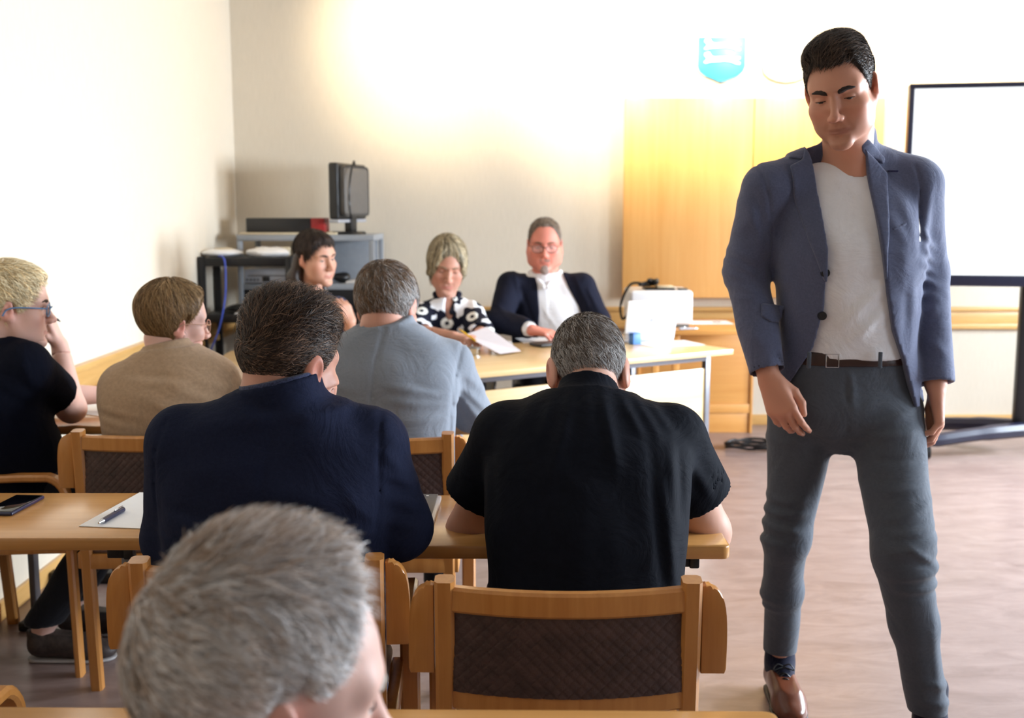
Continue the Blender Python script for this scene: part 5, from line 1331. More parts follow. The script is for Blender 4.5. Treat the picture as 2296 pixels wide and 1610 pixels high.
p = on_front(2000, 384); bm = BM(); box(bm, p + A(-.013, -.010, -.0022), p + A(.013, -.004, .0022), .001); o_ = fin('buttonhole', bm, 'pen_blue', bz)
# ================================================================== seated people
def figure(label, head, neck, sh, el, wr, hip, kn, an, right, tone, skin_kw={}, tab=TORSO_M, wide=1.0, bow=0.0, h_head=.003, h_body=.0065, hands=(), arm_r=(.050, .042, .028), neck_r=(.058, .056), fine=(), h_hand=.0045):
    P = dict(head=head, neck=A(neck), sh=[A(x) for x in sh], el=[A(x) for x in el], wr=[A(x) for x in wr], hip=A(hip), kn=[A(x) for x in kn], an=[A(x) for x in an], right=A(right), tab=tab, wide=wide, bow=bow, arm_r=arm_r)
    root = thing('person', label, 'person', (float(hip[0]), float(hip[1]), 0)); P['root'] = root
    tf, fr = torso_f(hip, neck, right, tab, -0.014, bow, wide); P['fr'] = fr
    ops = [U(tf, 0)]
    for i in (0, 1):
        ops += [cone(P['neck'] - fr[2]*.05, P['sh'][i], .036, arm_r[0] - .006, .04), cone(P['sh'][i], P['el'][i], arm_r[0], arm_r[1], .025), cone(P['el'][i], P['wr'][i], arm_r[1], arm_r[2], .02)]
    ops += [cone(P['neck'] - fr[2]*.02, head.wld((0, -.036, -.055)), neck_r[0], neck_r[1]*float(head.s), .03)] + head.ops(0.025)
    for i in (0, 1): ops += [cone(P['hip'] + P['right']*(.09, -.09)[i], P['kn'][i], .065, .048, .04), cone(P['kn'][i], P['an'][i], .045, .034, .03)]
    for hnd in hands: ops += hnd
    up = unit(head.wld((0, -.036, -.055)) - P['neck'] + A(0, 0, .08)); cutp = P['neck'] + up*0.008
    ext = [x for k in ('sh', 'el', 'wr', 'kn', 'an') for x in P[k]] + [hip, neck, head.O, head.wld((0, .12, -.1)), head.wld((0, 0, .14))]
    lo, hi = bounds(ext, .12); lo = np.maximum(lo, np.array([-9, -9, -.02]))
    for w_ in P['wr']: lo = np.minimum(lo, w_ - .23); hi = np.maximum(hi, w_ + .23)
    P['body'] = body_obj(ops, lo, hi, cutp, up, h_head, h_body, root, skin_col(head, tone, **skin_kw), [(P['wr'][i] - unit(P['wr'][i] - P['el'][i])*.03, P['wr'][i] - P['el'][i]) for i in fine], h_hand); P['cut'] = (cutp, up)
    return P
def garment(P, name, mat, infl=.010, arm=(.012, .012), upto=(1.0, 1.0), sleeve='long', collar=.07, collar_up=.03, extra=(), hem=None, h=.0055, label=None, shoulder=.0, neck_cut=None, wr_seed=1, wr_amp=.0025, wr_freq=26, colfn=None, tab=None, front_cut=None, trap=.05, parent=None, flare=0.0, hollow=True, kk=.022, noneck=False):
    r = P['arm_r']; fr = P['fr']; tf, _ = torso_f(P['hip'], P['neck'], P['right'], tab or P['tab'], infl, P['bow'], P['wide']); ops = [U(tf, 0)]
    up = unit(P['cut'][1])
    for i in (0, 1):
        S, E, W_ = P['sh'][i], P['el'][i], P['wr'][i]
        ops.append(cone(P['neck'] - fr[2]*.045, S + fr[2]*shoulder, trap, r[0] + arm[0] - .004, .05))
        if sleeve == 'long':
            e = E + (W_ - E)*upto[i]; rw = r[1] + (r[2] - r[1])*upto[i]
            ops += [cone(S, E, r[0] + arm[0], r[1] + arm[1], kk), cone(E, e, r[1] + arm[1], rw + arm[1], .02)]
        else:
            e = S + (E - S)*upto[i]; ops.append(cone(S, e, r[0] + arm[0], r[0] + (r[1] - r[0])*upto[i] + arm[1] + flare, kk))
    if not noneck: ops.append(cone(P['neck'] - fr[2]*.02, P['neck'] + up*(collar_up + .02), collar + .004, collar, .025))
    ops += list(extra) + [wrinkle(wr_amp, wr_freq, wr_seed)]
    for i in (0, 1):
        S, E, W_ = P['sh'][i], P['el'][i], P['wr'][i]
        a, b = (E, W_) if sleeve == 'long' else (S, E); e = a + (b - a)*upto[i]; d_ = unit(b - a); rr = .13 if sleeve == 'long' else .16
        lt = (r[1] + arm[1] + .02) if sleeve == 'long' else (r[0] + arm[1] + flare + .025)
        ops.append(Op((lambda e, d_, rr, lt=lt: (lambda d, Q: np.where((((Q - e)**2).sum(-1) < rr**2) & (((Q - e)**2).sum(-1) - ((Q - e) @ d_)**2 < lt**2), np.maximum(d, (Q - e) @ d_ - .002), d)))(e, d_, rr), e, rr))
        if hollow:
            ra = (r[1] + (r[2] - r[1])*upto[i] + arm[1] - .011) if sleeve == 'long' else r[0] + (r[1] - r[0])*upto[i] + arm[1] + flare - .011
            ops.append(SUB(f_cone(e - d_*.035, e + d_*.03, ra, ra), .002, e, .09))
    c = P['neck'] + up*collar_up
    if not noneck:
        def ncut(d, Q):
            q = Q - c; t = q @ up; lat = np.sqrt(np.maximum(0, (q*q).sum(-1) - t*t)); return np.where((lat < collar + .014) & (t > -.05), smax(d, t, .003), d)
        ops.append(Op(ncut, c, .16))
    if neck_cut is not None: ops.append(neck_cut)
    if front_cut is not None: ops.append(front_cut)
    if hem is not None: ops.append(plane((0, 0, hem), (0, 0, -1)))
    ext = [P['hip'], P['neck'], *P['sh'], *P['el']] + (P['wr'] if sleeve == 'long' else []); lo, hi = bounds(ext, .17)
    P['ops_' + name] = ops
    return sdf_obj(name, ops, lo, hi, h, mat, parent or P['root'], colfn, label)
def trousers(P, mat, h=.011, r=(.092, .068, .058, .055), extra=()):
    ops = [ell(P['hip'] - A(0, 0, .01), (.175*P['wide'], .13, .11), .03)]
    for i in (0, 1): ops += [cone(P['hip'] + P['right']*(.095, -.095)[i], P['kn'][i], r[0], r[1], .05), cone(P['kn'][i], P['an'][i] + A(0, 0, .02), r[2], r[3], .03)]
    ops += list(extra) + [wrinkle(.003, 28, 3)]
    for i in (0, 1): ops.append(Op((lambda a_: (lambda d, Q: np.where(((Q - a_)**2).sum(-1) < .14**2, np.maximum(d, a_[2] + .02 - Q[..., 2]), d)))(P['an'][i]), P['an'][i], .15))
    lo, hi = bounds([P['hip'], *P['kn'], *P['an']], .16); return sdf_obj('trousers', ops, lo, hi, h, mat, P['root'])
def seat_legs(x, y, z=.56, face=1, dk=.42, foot=.0, spread=.13):
    """Hip, knees and ankles of someone sitting, facing +Y (face=1) or -Y (face=-1)."""
    hip = A(x, y, z); s = face
    kn = [A(x + s*spread, y + s*dk, .53), A(x - s*spread, y + s*dk, .53)]
    an = [A(x + s*spread, y + s*(dk - .04 + foot), .10), A(x - s*spread, y + s*(dk - .04 + foot), .10)]
    return hip, kn, an
def shoes(P, mat, yaw, h=.007, laces=False, sole='shoe_sole'):
    fw = A(-math.sin(math.radians(yaw)), math.cos(math.radians(yaw)), 0)
    for i in (0, 1):
        p = P['an'][i] - fw*.055; shoe(P['root'], (p[0], p[1], 0), yaw, mat, sole, h=h, laces=laces)
def mat_dark(*a):
    n = mat_fabric(*a); n.b.inputs['Sheen Weight'].default_value = 0.0; n.b.inputs['Specular IOR Level'].default_value = 0.08
mat_dark('tee_black', srgb(16, 19, 28), 0.8, 0.12, 1500, 0.2, 50, 0.04)
mat_dark('jacket_navy', srgb(29, 34, 55), 0.85, 0.12, 1500, 0.25, 200, 0.05)
mat_fabric('jacket_grey', srgb(126, 132, 142), 0.9, 0.07, 1400, 0.2, 200, 0.1)
mat_fabric('jumper_beige', srgb(168, 142, 116), 0.95, 0.12, 900, 0.35, 90, 0.15)
mat_dark('polo_navy', srgb(14, 17, 30), 0.85, 0.1, 1500, 0.2, 60, 0.04)
mat_fabric('jeans_blue', srgb(34, 44, 74), 0.9, 0.2, 1200, 0.3, 140)
mat_fabric('trousers_dark', srgb(24, 25, 34), 0.9, 0.1, 1200)
mat_fabric('shirt_white', srgb(240, 240, 244), 0.9, 0.015, 1500, 0.1)
mat_dark('jacket_black', srgb(28, 30, 44), 0.8, 0.1, 1500, 0.2, 150, 0.04)
mat_plain('shoe_black', srgb(22, 20, 20), 0.4, var=0.1)
mat_plain('glasses_blue', srgb(96, 134, 176), 0.3, var=0.1)
mat_plain('glasses_gold', srgb(200, 160, 140), 0.3, 0.5, var=0.1)
mat_attr('print_fabric', 0.9, 0, 0.2, 1200, 0.15)
R_ = A(1, 0, 0)

# ---------------------------------------------------------------- man in the black t-shirt (from behind, head bowed)
hdT = Head(at(1319, 838, 2.52), rotm(2, -33, 0), 1.05, kind='m', jaw=1.05, ear=1.25)
hip, kn, an = seat_legs(0.142, 2.08, face=1, dk=.40)
wT = [atz(1490, 1120, .775), atz(1160, 1118, .775)]
shT = [at(1500, 985, 2.32), at(1138, 982, 2.32)]; elT = [at(1582, 1192, 2.40), at(1056, 1192, 2.40)]
wT = [A(0.22, 2.68, .77), A(0.06, 2.66, .77)]
TT = [(-.06, 0, 0, .17, .10, .11), (0, 0, 0, .19, .12, .12), (.22, 0, 0, .185, .13, .115), (.45, 0, 0, .195, .13, .115), (.68, 0, 0, .205, .12, .115), (.86, 0, -.005, .185, .09, .095), (1.0, 0, -.008, .09, .07, .075)]
T = figure('man in a black t-shirt bent over the second-row table, seen from behind', hdT, at(1319, 905, 2.37), shT, elT, wT, hip, kn, an, R_, 'fair', dict(ear_red=.5), TT, 1.0, .045, .003, .0085,
           [hand_ops(wT[0], A(-.5, .85, .05), A(0, 0, 1), 1), hand_ops(wT[1], A(.5, .85, .05), A(0, 0, 1), -1)], (.057, .055, .032))
hair(hdT, T['root'], (92, 76, 64), 9000, .0011, .02, side=.005, top=.012, col2=(176, 172, 170), seed=21, crown=(0.012, -.045, .11), swirl=.7, lift=.25, grey_fn=lambda q: .38 + .35*(q[:, 2] < .03) + .25*sstep(.0, .08, q[:, 1]))
cutT = Op(lambda d, Q: d)
ex = [pf(1285, 880, 1225, 1040, 2.25, .014, .008), pf(1350, 880, 1368, 1010, 2.25, .014, .009), pf(1318, 870, 1316, 960, 2.25, .02, .006), pf(1395, 895, 1430, 960, 2.25, .009, .006), pf(1430, 900, 1470, 965, 2.25, .009, .006), pf(1460, 905, 1500, 960, 2.25, .009, .005), pf(1240, 895, 1210, 960, 2.25, .009, .005), pf(1200, 898, 1160, 955, 2.25, .009, .005),
      pf(1240, 1030, 1330, 1080, 2.2, .02, .006), pf(1480, 1080, 1500, 1300, 2.15, .013, .008), pf(1460, 1000, 1470, 1310, 2.15, .012, -.006), pf(1500, 1000, 1498, 1160, 2.2, .012, .008), pf(1520, 1010, 1512, 1130, 2.2, .010, -.006), pf(1120, 1160, 1150, 1310, 2.15, .02, .006), pf(1300, 1100, 1290, 1300, 2.1, .03, .005), pf(1400, 1080, 1420, 1300, 2.1, .03, -.004), pf(1105, 990, 1110, 1140, 2.2, .012, -.005),
      pf(1530, 1000, 1590, 1110, 2.3, .012, .006)]
garment(T, 't_shirt', 'tee_black', .012, (.020, .022), (.58, .58), 'short', .064, .048, ex, None, .0052, flare=.014, wr_seed=4, trap=.058, label='black short-sleeved t-shirt')
trousers(T, 'jeans_blue', .010); shoes(T, 'shoe_black', 0)

# ---------------------------------------------------------------- man in the navy suit jacket (from behind, head turned right)
hdN = Head(at(650, 822, 2.13), rotm(-34, -9, 0), 1.02, kind='m', fat=.004)
hip, kn, an = seat_legs(-0.487, 2.12, face=1, dk=.42)
shN = [at(826, 1000, 2.11), at(415, 995, 2.09)]; elN = [at(893, 1185, 2.12), at(395, 1200, 2.13)]; wN = [A(-0.33, 2.45, .775), A(-0.53, 2.50, .775)]
TN = [(-.10, 0, 0, .19, .12, .10), (0, 0, 0, .20, .13, .105), (.25, 0, 0, .195, .14, .11), (.5, 0, 0, .20, .135, .115), (.72, 0, 0, .205, .125, .115), (.87, 0, -.005, .18, .09, .09), (1.0, 0, -.008, .09, .07, .075)]
Np = figure('man in a navy suit jacket with tousled dark hair, seen from behind', hdN, at(638, 905, 2.09), shN, elN, wN, hip, kn, an, R_, 'ruddy', dict(ear_red=.5, stubble=.15), TN, 1.05, .02, .0028, .012,
            [hand_ops(wN[0], A(-.6, .8, 0), A(0, 0, 1), 1), hand_ops(wN[1], A(.6, .8, 0), A(0, 0, 1), -1)], (.054, .047, .03), (.066, .064))
HL_LOW = [(0, .074), (.35, .076), (.62, .080), (.85, .05), (1.05, .02), (1.25, .0), (1.4, -.015), (1.52, .010), (1.75, .012), (1.95, -.04), (2.25, -.078), (2.7, -.092), (3.15, -.094)]
def flow_n(c): return np.stack([.55 + 6*(c[:, 0]), -.1 + .9*sstep(.05, .12, c[:, 2]) - 1.0*sstep(.06, .0, c[:, 2]), -.9 + 1.5*sstep(.06, .11, c[:, 2])], 1)
hair(hdN, Np['root'], (54, 43, 38), 12000, .0012, .035, hairline=HL_LOW, thick_fn=lambda q, a: .002 + .005*sstep(-.06, .03, q[..., 2]) + .026*sstep(.04, .11, q[..., 2]) + .010*sstep(.0, .06, q[..., 0])*sstep(.04, .09, q[..., 2]), flow=None, col2=(112, 88, 72), mixp=.3, seed=31, streak=.3, sfreq=30, crown=(-.012, -.098, .035), swirl=.55, lift_fn=lambda q: .12 + .5*sstep(.05, .11, q[:, 2]), len_fn=lambda q: .010 + .038*sstep(.0, .09, q[:, 2]), wav=.25)
zN = .52
ex = pseam([(845, 935), (852, 1000), (850, 1100), (848, 1180)], 2.03, .0035, -.0035) + pseam([(372, 945), (352, 1010), (345, 1090), (345, 1180)], 2.03, .0035, -.0035) + pseam([(615, 920), (600, 1050), (592, 1250)], 2.0, .0035, -.003) + [
      pf(430, 960, 640, 935, 2.0, .012, .006), pf(560, 915, 660, 945, 2.0, .012, -.006), pf(640, 940, 780, 930, 2.0, .018, .006), pf(400, 1060, 620, 1030, 2.0, .022, .006), pf(380, 1160, 560, 1190, 2.0, .014, .007), pf(370, 1185, 540, 1215, 2.0, .012, .007), pf(360, 1140, 470, 1150, 2.0, .012, -.005), pf(560, 1080, 800, 1130, 2.0, .024, .006), pf(640, 990, 830, 1000, 2.0, .022, .005), pf(780, 1100, 845, 1180, 2.0, .014, .006), pf(350, 1210, 520, 1240, 2.0, .012, .006), pf(700, 1180, 845, 1200, 2.0, .014, .006),
      pf(862, 1000, 915, 1080, 2.05, .012, .007), pf(870, 1060, 930, 1100, 2.05, .010, .006), pf(870, 1110, 940, 1150, 2.05, .012, .006), pf(860, 960, 900, 1010, 2.05, .014, .006), pf(865, 1160, 940, 1190, 2.05, .012, .005)]
jN = garment(Np, 'suit_jacket', 'jacket_navy', .014, (.020, .018), (.98, .98), 'long', .082, .047, ex, zN, .0056, wr_seed=9, trap=.062, shoulder=.004, label='navy suit jacket with set-in sleeves')
sc_ = [cone(Np['neck'], Np['neck'] + unit(Np['cut'][1])*.09, .080, .0755, .0), plane(Np['neck'] + unit(Np['cut'][1])*.053, unit(Np['cut'][1]))]
mat_fabric('shirt_dotted', srgb(50, 56, 84), 0.9, 0.6, 1500, 0.1, 260)
sdf_obj('shirt_collar', sc_, Np['neck'] - .12, Np['neck'] + .14, .005, 'shirt_dotted', Np['root'], label='dotted shirt collar')
trousers(Np, 'jeans_blue', .012); shoes(Np, 'shoe_black', 0)

# ---------------------------------------------------------------- man in the light grey suit jacket
hdG = Head(at(869, 690, 3.44), rotm(-14, -16, -3), 1.10, kind='m', fat=.004)
hip, kn, an = seat_legs(-0.385, 3.32, face=1, dk=.42)
shG = [at(1008, 815, 3.40), at(750, 808, 3.38)]; elG = [at(1058, 925, 3.52), at(738, 930, 3.50)]; wG = [A(-0.20, 3.84, .775), A(-0.45, 3.85, .775)]
G = figure('man in a light grey suit jacket with greying hair, seen from behind', hdG, at(872, 735, 3.40), shG, elG, wG, hip, kn, an, R_, 'ruddy', dict(ear_red=.55), TN, 1.0, .055, .0034, .012,
           [hand_ops(wG[0], A(-.4, .9, 0), A(0, 0, 1), 1), hand_ops(wG[1], A(.4, .9, 0), A(0, 0, 1), -1)], (.054, .047, .03), (.064, .062))
hair(hdG, G['root'], (112, 88, 68), 7500, .0014, .032, hairline=HL_LOW, side=.011, top=.017, col2=(168, 164, 162), seed=41, streak=.35, sfreq=30, crown=(.0, -.055, .11), swirl=.3, lift=.28, wav=.4, grey_fn=lambda q: .2 + .6*sstep(.0, .07, q[:, 0])*sstep(.1, .02, q[:, 2]))
ex = pseam([(866, 712), (850, 800), (838, 960)], 3.3, .005, -.004, 3.5) + pseam([(1038, 765), (1022, 840), (1016, 900), (1010, 960)], 3.33, .005, -.005, 3.6) + [
      pf(1020, 880, 870, 850, 3.3, .014, .007), pf(1020, 900, 880, 885, 3.3, .012, .006), pf(1015, 925, 900, 930, 3.3, .014, .006), pf(1000, 870, 930, 850, 3.3, .010, -.005), pf(720, 850, 800, 860, 3.3, .014, .006), pf(725, 890, 800, 900, 3.3, .014, .005),
      pf(1030, 890, 1075, 960, 3.35, .010, .007), pf(1035, 870, 1090, 935, 3.35, .010, .007), pf(1025, 900, 1050, 965, 3.35, .009, -.006), pf(1045, 840, 1085, 890, 3.35, .012, .005)]
garment(G, 'suit_jacket', 'jacket_grey', .014, (.018, .018), (.98, .98), 'long', .084, .030, ex, .50, .0065, wr_seed=12, trap=.062, label='light grey suit jacket')
trousers(G, 'trousers_dark', .012); shoes(G, 'shoe_black', 0)

# ---------------------------------------------------------------- person in the beige jumper
hdE = Head(at(392, 722, 3.42), rotm(-52, -6, 4), 1.0, kind='f')
hip, kn, an = seat_legs(-1.02, 3.33, face=1, dk=.42)
shE = [at(498, 862, 3.44), at(285, 862, 3.38)]; elE = [at(520, 950, 3.62), at(272, 950, 3.50)]; wE = [A(-0.95, 3.84, .775), A(-1.12, 3.82, .775)]
E = figure('person in a beige jumper with blond bobbed hair and round glasses, seen from behind', hdE, at(380, 785, 3.39), shE, elE, wE, hip, kn, an, R_, 'pale', dict(ear_red=.6), TN, .98, .06, .0036, .012,
           [hand_ops(wE[0], A(-.4, .9, 0), A(0, 0, 1), 1), hand_ops(wE[1], A(.4, .9, 0), A(0, 0, 1), -1)], (.052, .044, .027), (.058, .055))
HL_BOB = [(0, .066), (.4, .070), (.75, .06), (1.0, .035), (1.25, .012), (1.42, .0), (1.55, .012), (1.8, -.01), (2.0, -.07), (2.3, -.105), (3.15, -.11)]
hair(hdE, E['root'], (150, 122, 86), 8000, .0016, .06, hairline=HL_BOB, thick_fn=lambda q, a: .016 + .006*sstep(.0, .06, q[..., 2]), col2=(112, 84, 54), mixp=.45, seed=51, edge=.03, len_fn=lambda q: .02 + .04*sstep(.03, -.05, q[:, 1]), streak=.45, sfreq=40, crown=(.0, -.03, .13), swirl=.12, lift=.02, steps=6, cap_in=.8)
glasses(hdE, E['root'], 'glasses_gold', label='round glasses with pinkish gold rims', halfw=.024, halfh=.022)
ex = [pf(300, 835, 420, 838, 3.3, .010, -.006), pf(290, 845, 430, 850, 3.3, .012, .005), pf(250, 905, 350, 920, 3.3, .010, .005), pf(240, 930, 330, 945, 3.3, .010, .006), pf(235, 915, 300, 925, 3.3, .008, -.005), pf(420, 860, 520, 900, 3.3, .014, .006), pf(450, 840, 530, 870, 3.3, .012, .005), pf(350, 880, 480, 930, 3.3, .016, .005), pf(240, 950, 340, 960, 3.3, .010, .006)]
garment(E, 'jumper', 'jumper_beige', .016, (.020, .018), (.98, .98), 'long', .072, .028, ex, .48, .0065, wr_seed=15, wr_amp=.003, trap=.058, label='beige knitted jumper')
trousers(E, 'trousers_dark', .012); shoes(E, 'shoe_black', 0)

# ---------------------------------------------------------------- blond person at the left edge, chin on the hand
hdB = Head(at(30, 686, 3.36), rotm(-68, -4, 3), 1.03, kind='f')
hip = A(-1.56, 3.42, .56); kn = [A(-1.22, 3.36, .53), A(-1.22, 3.52, .53)]; an = [A(-1.50, 3.34, .10), A(-1.50, 3.56, .10)]
shB = [at(58, 822, 3.28), at(-22, 815, 3.52)]; elB = [at(160, 916, 3.56), A(-1.62, 3.74, .79)]; wB = [at(134, 775, 3.62), A(-1.42, 3.84, .775)]
hB = unit(A(-.30, -.05, .95))
B = figure('blond person in a dark navy polo shirt resting the mouth on a hand', hdB, at(2, 756, 3.38), shB, elB, wB, hip, kn, an, unit(A(.45, -.9, 0)), 'pale', dict(ear_red=.45), TN, .95, .04, .0034, .0085,
           [hand_ops(wB[0], hB, unit(A(.85, .1, .4)), -1, .95, spread=1, per=[(70, 80, 40), (75, 85, 40), (78, 85, 40), (80, 80, 40)], thumb=[(.018, .018, -.006), (.034, .045, -.02), (.030, .072, -.034), (.012, .088, -.04)]),
            hand_ops(wB[1], A(.8, .5, 0), A(0, 0, 1), -1, .95)], (.053, .046, .028), (.062, .058), (0,), .004)
HL_F = [(0, .066), (.4, .066), (.75, .045), (1.0, .02), (1.25, .0), (1.42, -.01), (1.55, .012), (1.8, .018), (2.0, -.03), (2.3, -.062), (3.15, -.07)]
hair(hdB, B['root'], (238, 222, 186), 7000, .0014, .035, hairline=HL_F, side=.012, top=.026, col2=(206, 178, 130), mixp=.35, seed=61, streak=.35, sfreq=30, crown=(0, -.06, .11), swirl=.35, lift=.22, wav=.3)
head_bits(hdB, B['root'], (70, 52, 40)); glasses(hdB, B['root'], 'glasses_blue', label='blue framed glasses', rim=.0022)
ex = [pf(60, 790, 100, 900, 3.25, .014, .005), pf(20, 850, 90, 900, 3.25, .016, .005), pf(-20, 800, 40, 960, 3.25, .02, .004)]
garment(B, 'polo_shirt', 'polo_navy', .016, (.020, .018), (.60, .60), 'short', .072, .030, ex, .48, .0065, flare=.006, wr_seed=18, trap=.058, label='dark navy polo shirt')
trousers(B, 'trousers_dark', .009); mat_plain('shoe_mottled', srgb(58, 48, 46), 0.6, var=0.4, scale=60); mat_plain('sole_pale', srgb(170, 166, 166), 0.6)
shoes(B, 'shoe_mottled', -88, .006, sole='sole_pale')
pp = at(115, 712, 3.56)
t = pen('ballpoint_pen', 'black pen held in the hand of the blond person with blue glasses', (pp[0], pp[1], pp[2]), math.radians(40), 'black_plastic', .07, .004, 'black_plastic', math.radians(35))

# ---------------------------------------------------------------- grey-haired man in the foreground
hdF = Head(at(600, 1560, .96), rotm(-64, -9, 0), 1.10, kind='m')
hip, kn, an = seat_legs(-0.26, .70, face=1, dk=.40)
shF = [at(880, 2020, .86), at(300, 2020, .82)]; shF = [A(-.06, .84, .88), A(-.44, .78, .88)]; elF = [A(-.01, .90, .70), A(-.49, .88, .70)]; wF = [A(-.14, 1.06, .775), A(-.34, 1.06, .775)]
Fg = figure('grey-haired man in the foreground with his head turned to the right', hdF, A(-.25, .82, .955), shF, elF, wF, hip, kn, an, R_, 'pale', dict(ear_red=.4), TN, .98, .05, .0026, .013,
           [hand_ops(wF[0], A(-.5, .85, 0), A(0, 0, 1), 1), hand_ops(wF[1], A(.5, .85, 0), A(0, 0, 1), -1)], (.052, .046, .03), (.060, .056))
HL_REC = [(0, .092), (.35, .094), (.62, .096), (.85, .075), (1.05, .045), (1.25, .028), (1.4, .026), (1.52, .034), (1.75, .034), (1.95, -.015), (2.25, -.062), (2.7, -.074), (3.15, -.076)]
def flow_f(c): return np.stack([.25 + 4*c[:, 0]*(c[:, 2] < .1), .35 + 2.2*sstep(.05, .11, c[:, 2]), -1.0 + 1.5*sstep(.07, .12, c[:, 2])], 1)
hair(hdF, Fg['root'], (176, 152, 132), 17000, .0011, .03, hairline=HL_REC, side=.010, top=.020, col2=(226, 222, 222), seed=71, streak=.22, sfreq=40, crown=(-.01, -.085, .075), swirl=.35, steps=5, lift_fn=lambda q: .18 + .75*sstep(.075, .12, q[:, 2]), len_fn=lambda q: .024 + .016*sstep(.06, .11, q[:, 2]), grey_fn=lambda q: .45 + .35*sstep(.0, .06, q[:, 0]), wav=.2)
head_bits(hdF, Fg['root'], (170, 160, 150))
garment(Fg, 'shirt', 'jacket_black', .014, (.018, .016), (.98, .98), 'long', .072, .0, (), .48, .014, trap=.058)
trousers(Fg, 'trousers_dark', .014); shoes(Fg, 'shoe_black', 0, .01)

# ================================================================== three people behind the front desk
L_ = A(-1, 0, 0)
# ---------------------------------------------------------------- dark-haired woman
hdW = Head(at(708, 578, 5.62), rotm(-128, -6, 4), 1.10, kind='f', lid=.4)
hip, kn, an = seat_legs(-1.0, 5.72, face=-1, dk=.38)
shW = [at(662, 700, 5.66), at(762, 692, 5.62)]; shW = [at(652, 705, 5.66), at(756, 690, 5.60)]; elW = [A(-1.16, 5.42, .80), at(778, 772, 5.42)]; wW = [A(-1.0, 5.22, .79), at(786, 722, 5.36)]
hW = unit(A(-.35, -.1, .92))
Wm = figure('dark-haired woman in a dark dotted top looking to the right behind the desk', hdW, at(702, 660, 5.66), shW, elW, wW, hip, kn, an, unit(A(-.8, -.6, 0)), 'mid', dict(ear_red=.3, lips=(176, 100, 92)), TORSO_M, .92, .02, .0046, .012,
           [hand_ops(wW[1], hW, unit(A(.55, -.8, .25)), -1, .95, spread=7, per=[(30, 55, 35), (34, 60, 35), (38, 62, 35), (42, 60, 35)]), hand_ops(wW[0], A(.7, -.7, 0), A(0, 0, 1), 1, .95)], (.046, .038, .026), (.048, .048), (1,), .005)
head_bits(hdW, Wm['root'], (46, 34, 28), (80, 90, 80), gaze=-.3, lid=.4)
HL_L = [(0, .068), (.4, .070), (.75, .05), (1.0, .03), (1.25, .012), (1.42, .008), (1.6, .012), (1.8, -.02), (2.0, -.06), (2.3, -.085), (3.15, -.09)]
hair(hdW, Wm['root'], (38, 28, 25), 4000, .002, .05, hairline=HL_L, thick_fn=lambda q, a: .010 + .004*sstep(.0, .06, q[..., 2]), col2=(70, 54, 46), mixp=.3, seed=81, edge=.03, streak=.4, sfreq=30, crown=(0, -.0, .14), swirl=.05, lift=.0, steps=5, cap_in=.9)
lh = []
for q_, x_ in ((1, .066), (-1, .066)):
    lh += [cone(hdW.wld((q_*x_, -.045, .0)), hdW.wld((q_*.076, -.06, -.09)), .030, .034, .03), cone(hdW.wld((q_*.076, -.06, -.09)), hdW.wld((q_*.074, -.03, -.20)), .034, .024, .03)]
lh += [cone(hdW.wld((0, -.085, .0)), hdW.wld((0, -.10, -.18)), .045, .05, .05), wrinkle(.004, 60, 2, hdW.wld((1, 0, 0)) - hdW.O)]
n = NT('hair_plain_dark'); f_ = n.noise(n.coords((220, 220, 12)), 2.0, 4); n.l(n.ramp(f_, [(.3, srgb(28, 20, 18)), (.7, srgb(62, 47, 40))]), n.b.inputs['Base Color']); n.setp(Roughness=.4)
sdf_obj('hair_length', lh, hdW.O - .34, hdW.O + .25, .006, 'hair_plain_dark', Wm['root'], label='long dark hair over the shoulders')
def dots(v):
    g = (np.sin(v[:, 0]*520) * np.sin(v[:, 2]*520) > .35).astype(f32)[:, None]; return lin3((22, 24, 38))[None]*(1 - g) + lin3((84, 90, 116))[None]*g
garment(Wm, 'blouse', 'print_fabric', .010, (.014, .014), (.9, .7), 'long', .060, .015, (), .50, .0075, colfn=dots, trap=.048, label='dark blouse with pale dots')
trousers(Wm, 'trousers_dark', .014); shoes(Wm, 'shoe_black', 180, .01)

# ---------------------------------------------------------------- woman in the floral blouse
hdL = Head(at(1002, 594, 5.80), rotm(190, -20, -4), 1.14, kind='f', lid=1.0, fat=.004)
hip, kn, an = seat_legs(-0.33, 5.92, face=-1, dk=.38)
shL = [at(950, 706, 5.84), at(1056, 706, 5.84)]; elL = [at(925, 742, 5.62), at(1080, 752, 5.66)]; wL = [at(1016, 741, 5.42), at(1072, 748, 5.46)]
elL[0][2] = max(elL[0][2], .80); elL[1][2] = .80; wL[0][2] = .80; wL[1][2] = .79
Lw = figure('woman in a black and white floral blouse reading papers at the desk', hdL, at(1003, 674, 5.86), shL, elL, wL, hip, kn, an, L_, 'ruddy', dict(ear_red=.3, lips=(190, 110, 108)), TORSO_M, 1.0, .0, .0046, .009,
           [hand_ops(wL[0], A(.85, -.35, -.05), A(.1, -.2, 1), -1, 1.0, per=[(25, 40, 25), (30, 45, 25), (34, 48, 25), (36, 48, 25)]), hand_ops(wL[1], A(-.55, -.75, 0), A(0, -.1, 1), 1, 1.0, per=[(25, 40, 25)]*4)], (.048, .042, .028), (.055, .056), (0, 1), .005)
head_bits(hdL, Lw['root'], (150, 124, 100), gaze=-.6, lid=1.0)
HL_G = [(0, .074), (.3, .066), (.55, .03), (.8, -.03), (1.1, -.06), (1.4, -.065), (1.8, -.065), (2.3, -.07), (3.15, -.075)]
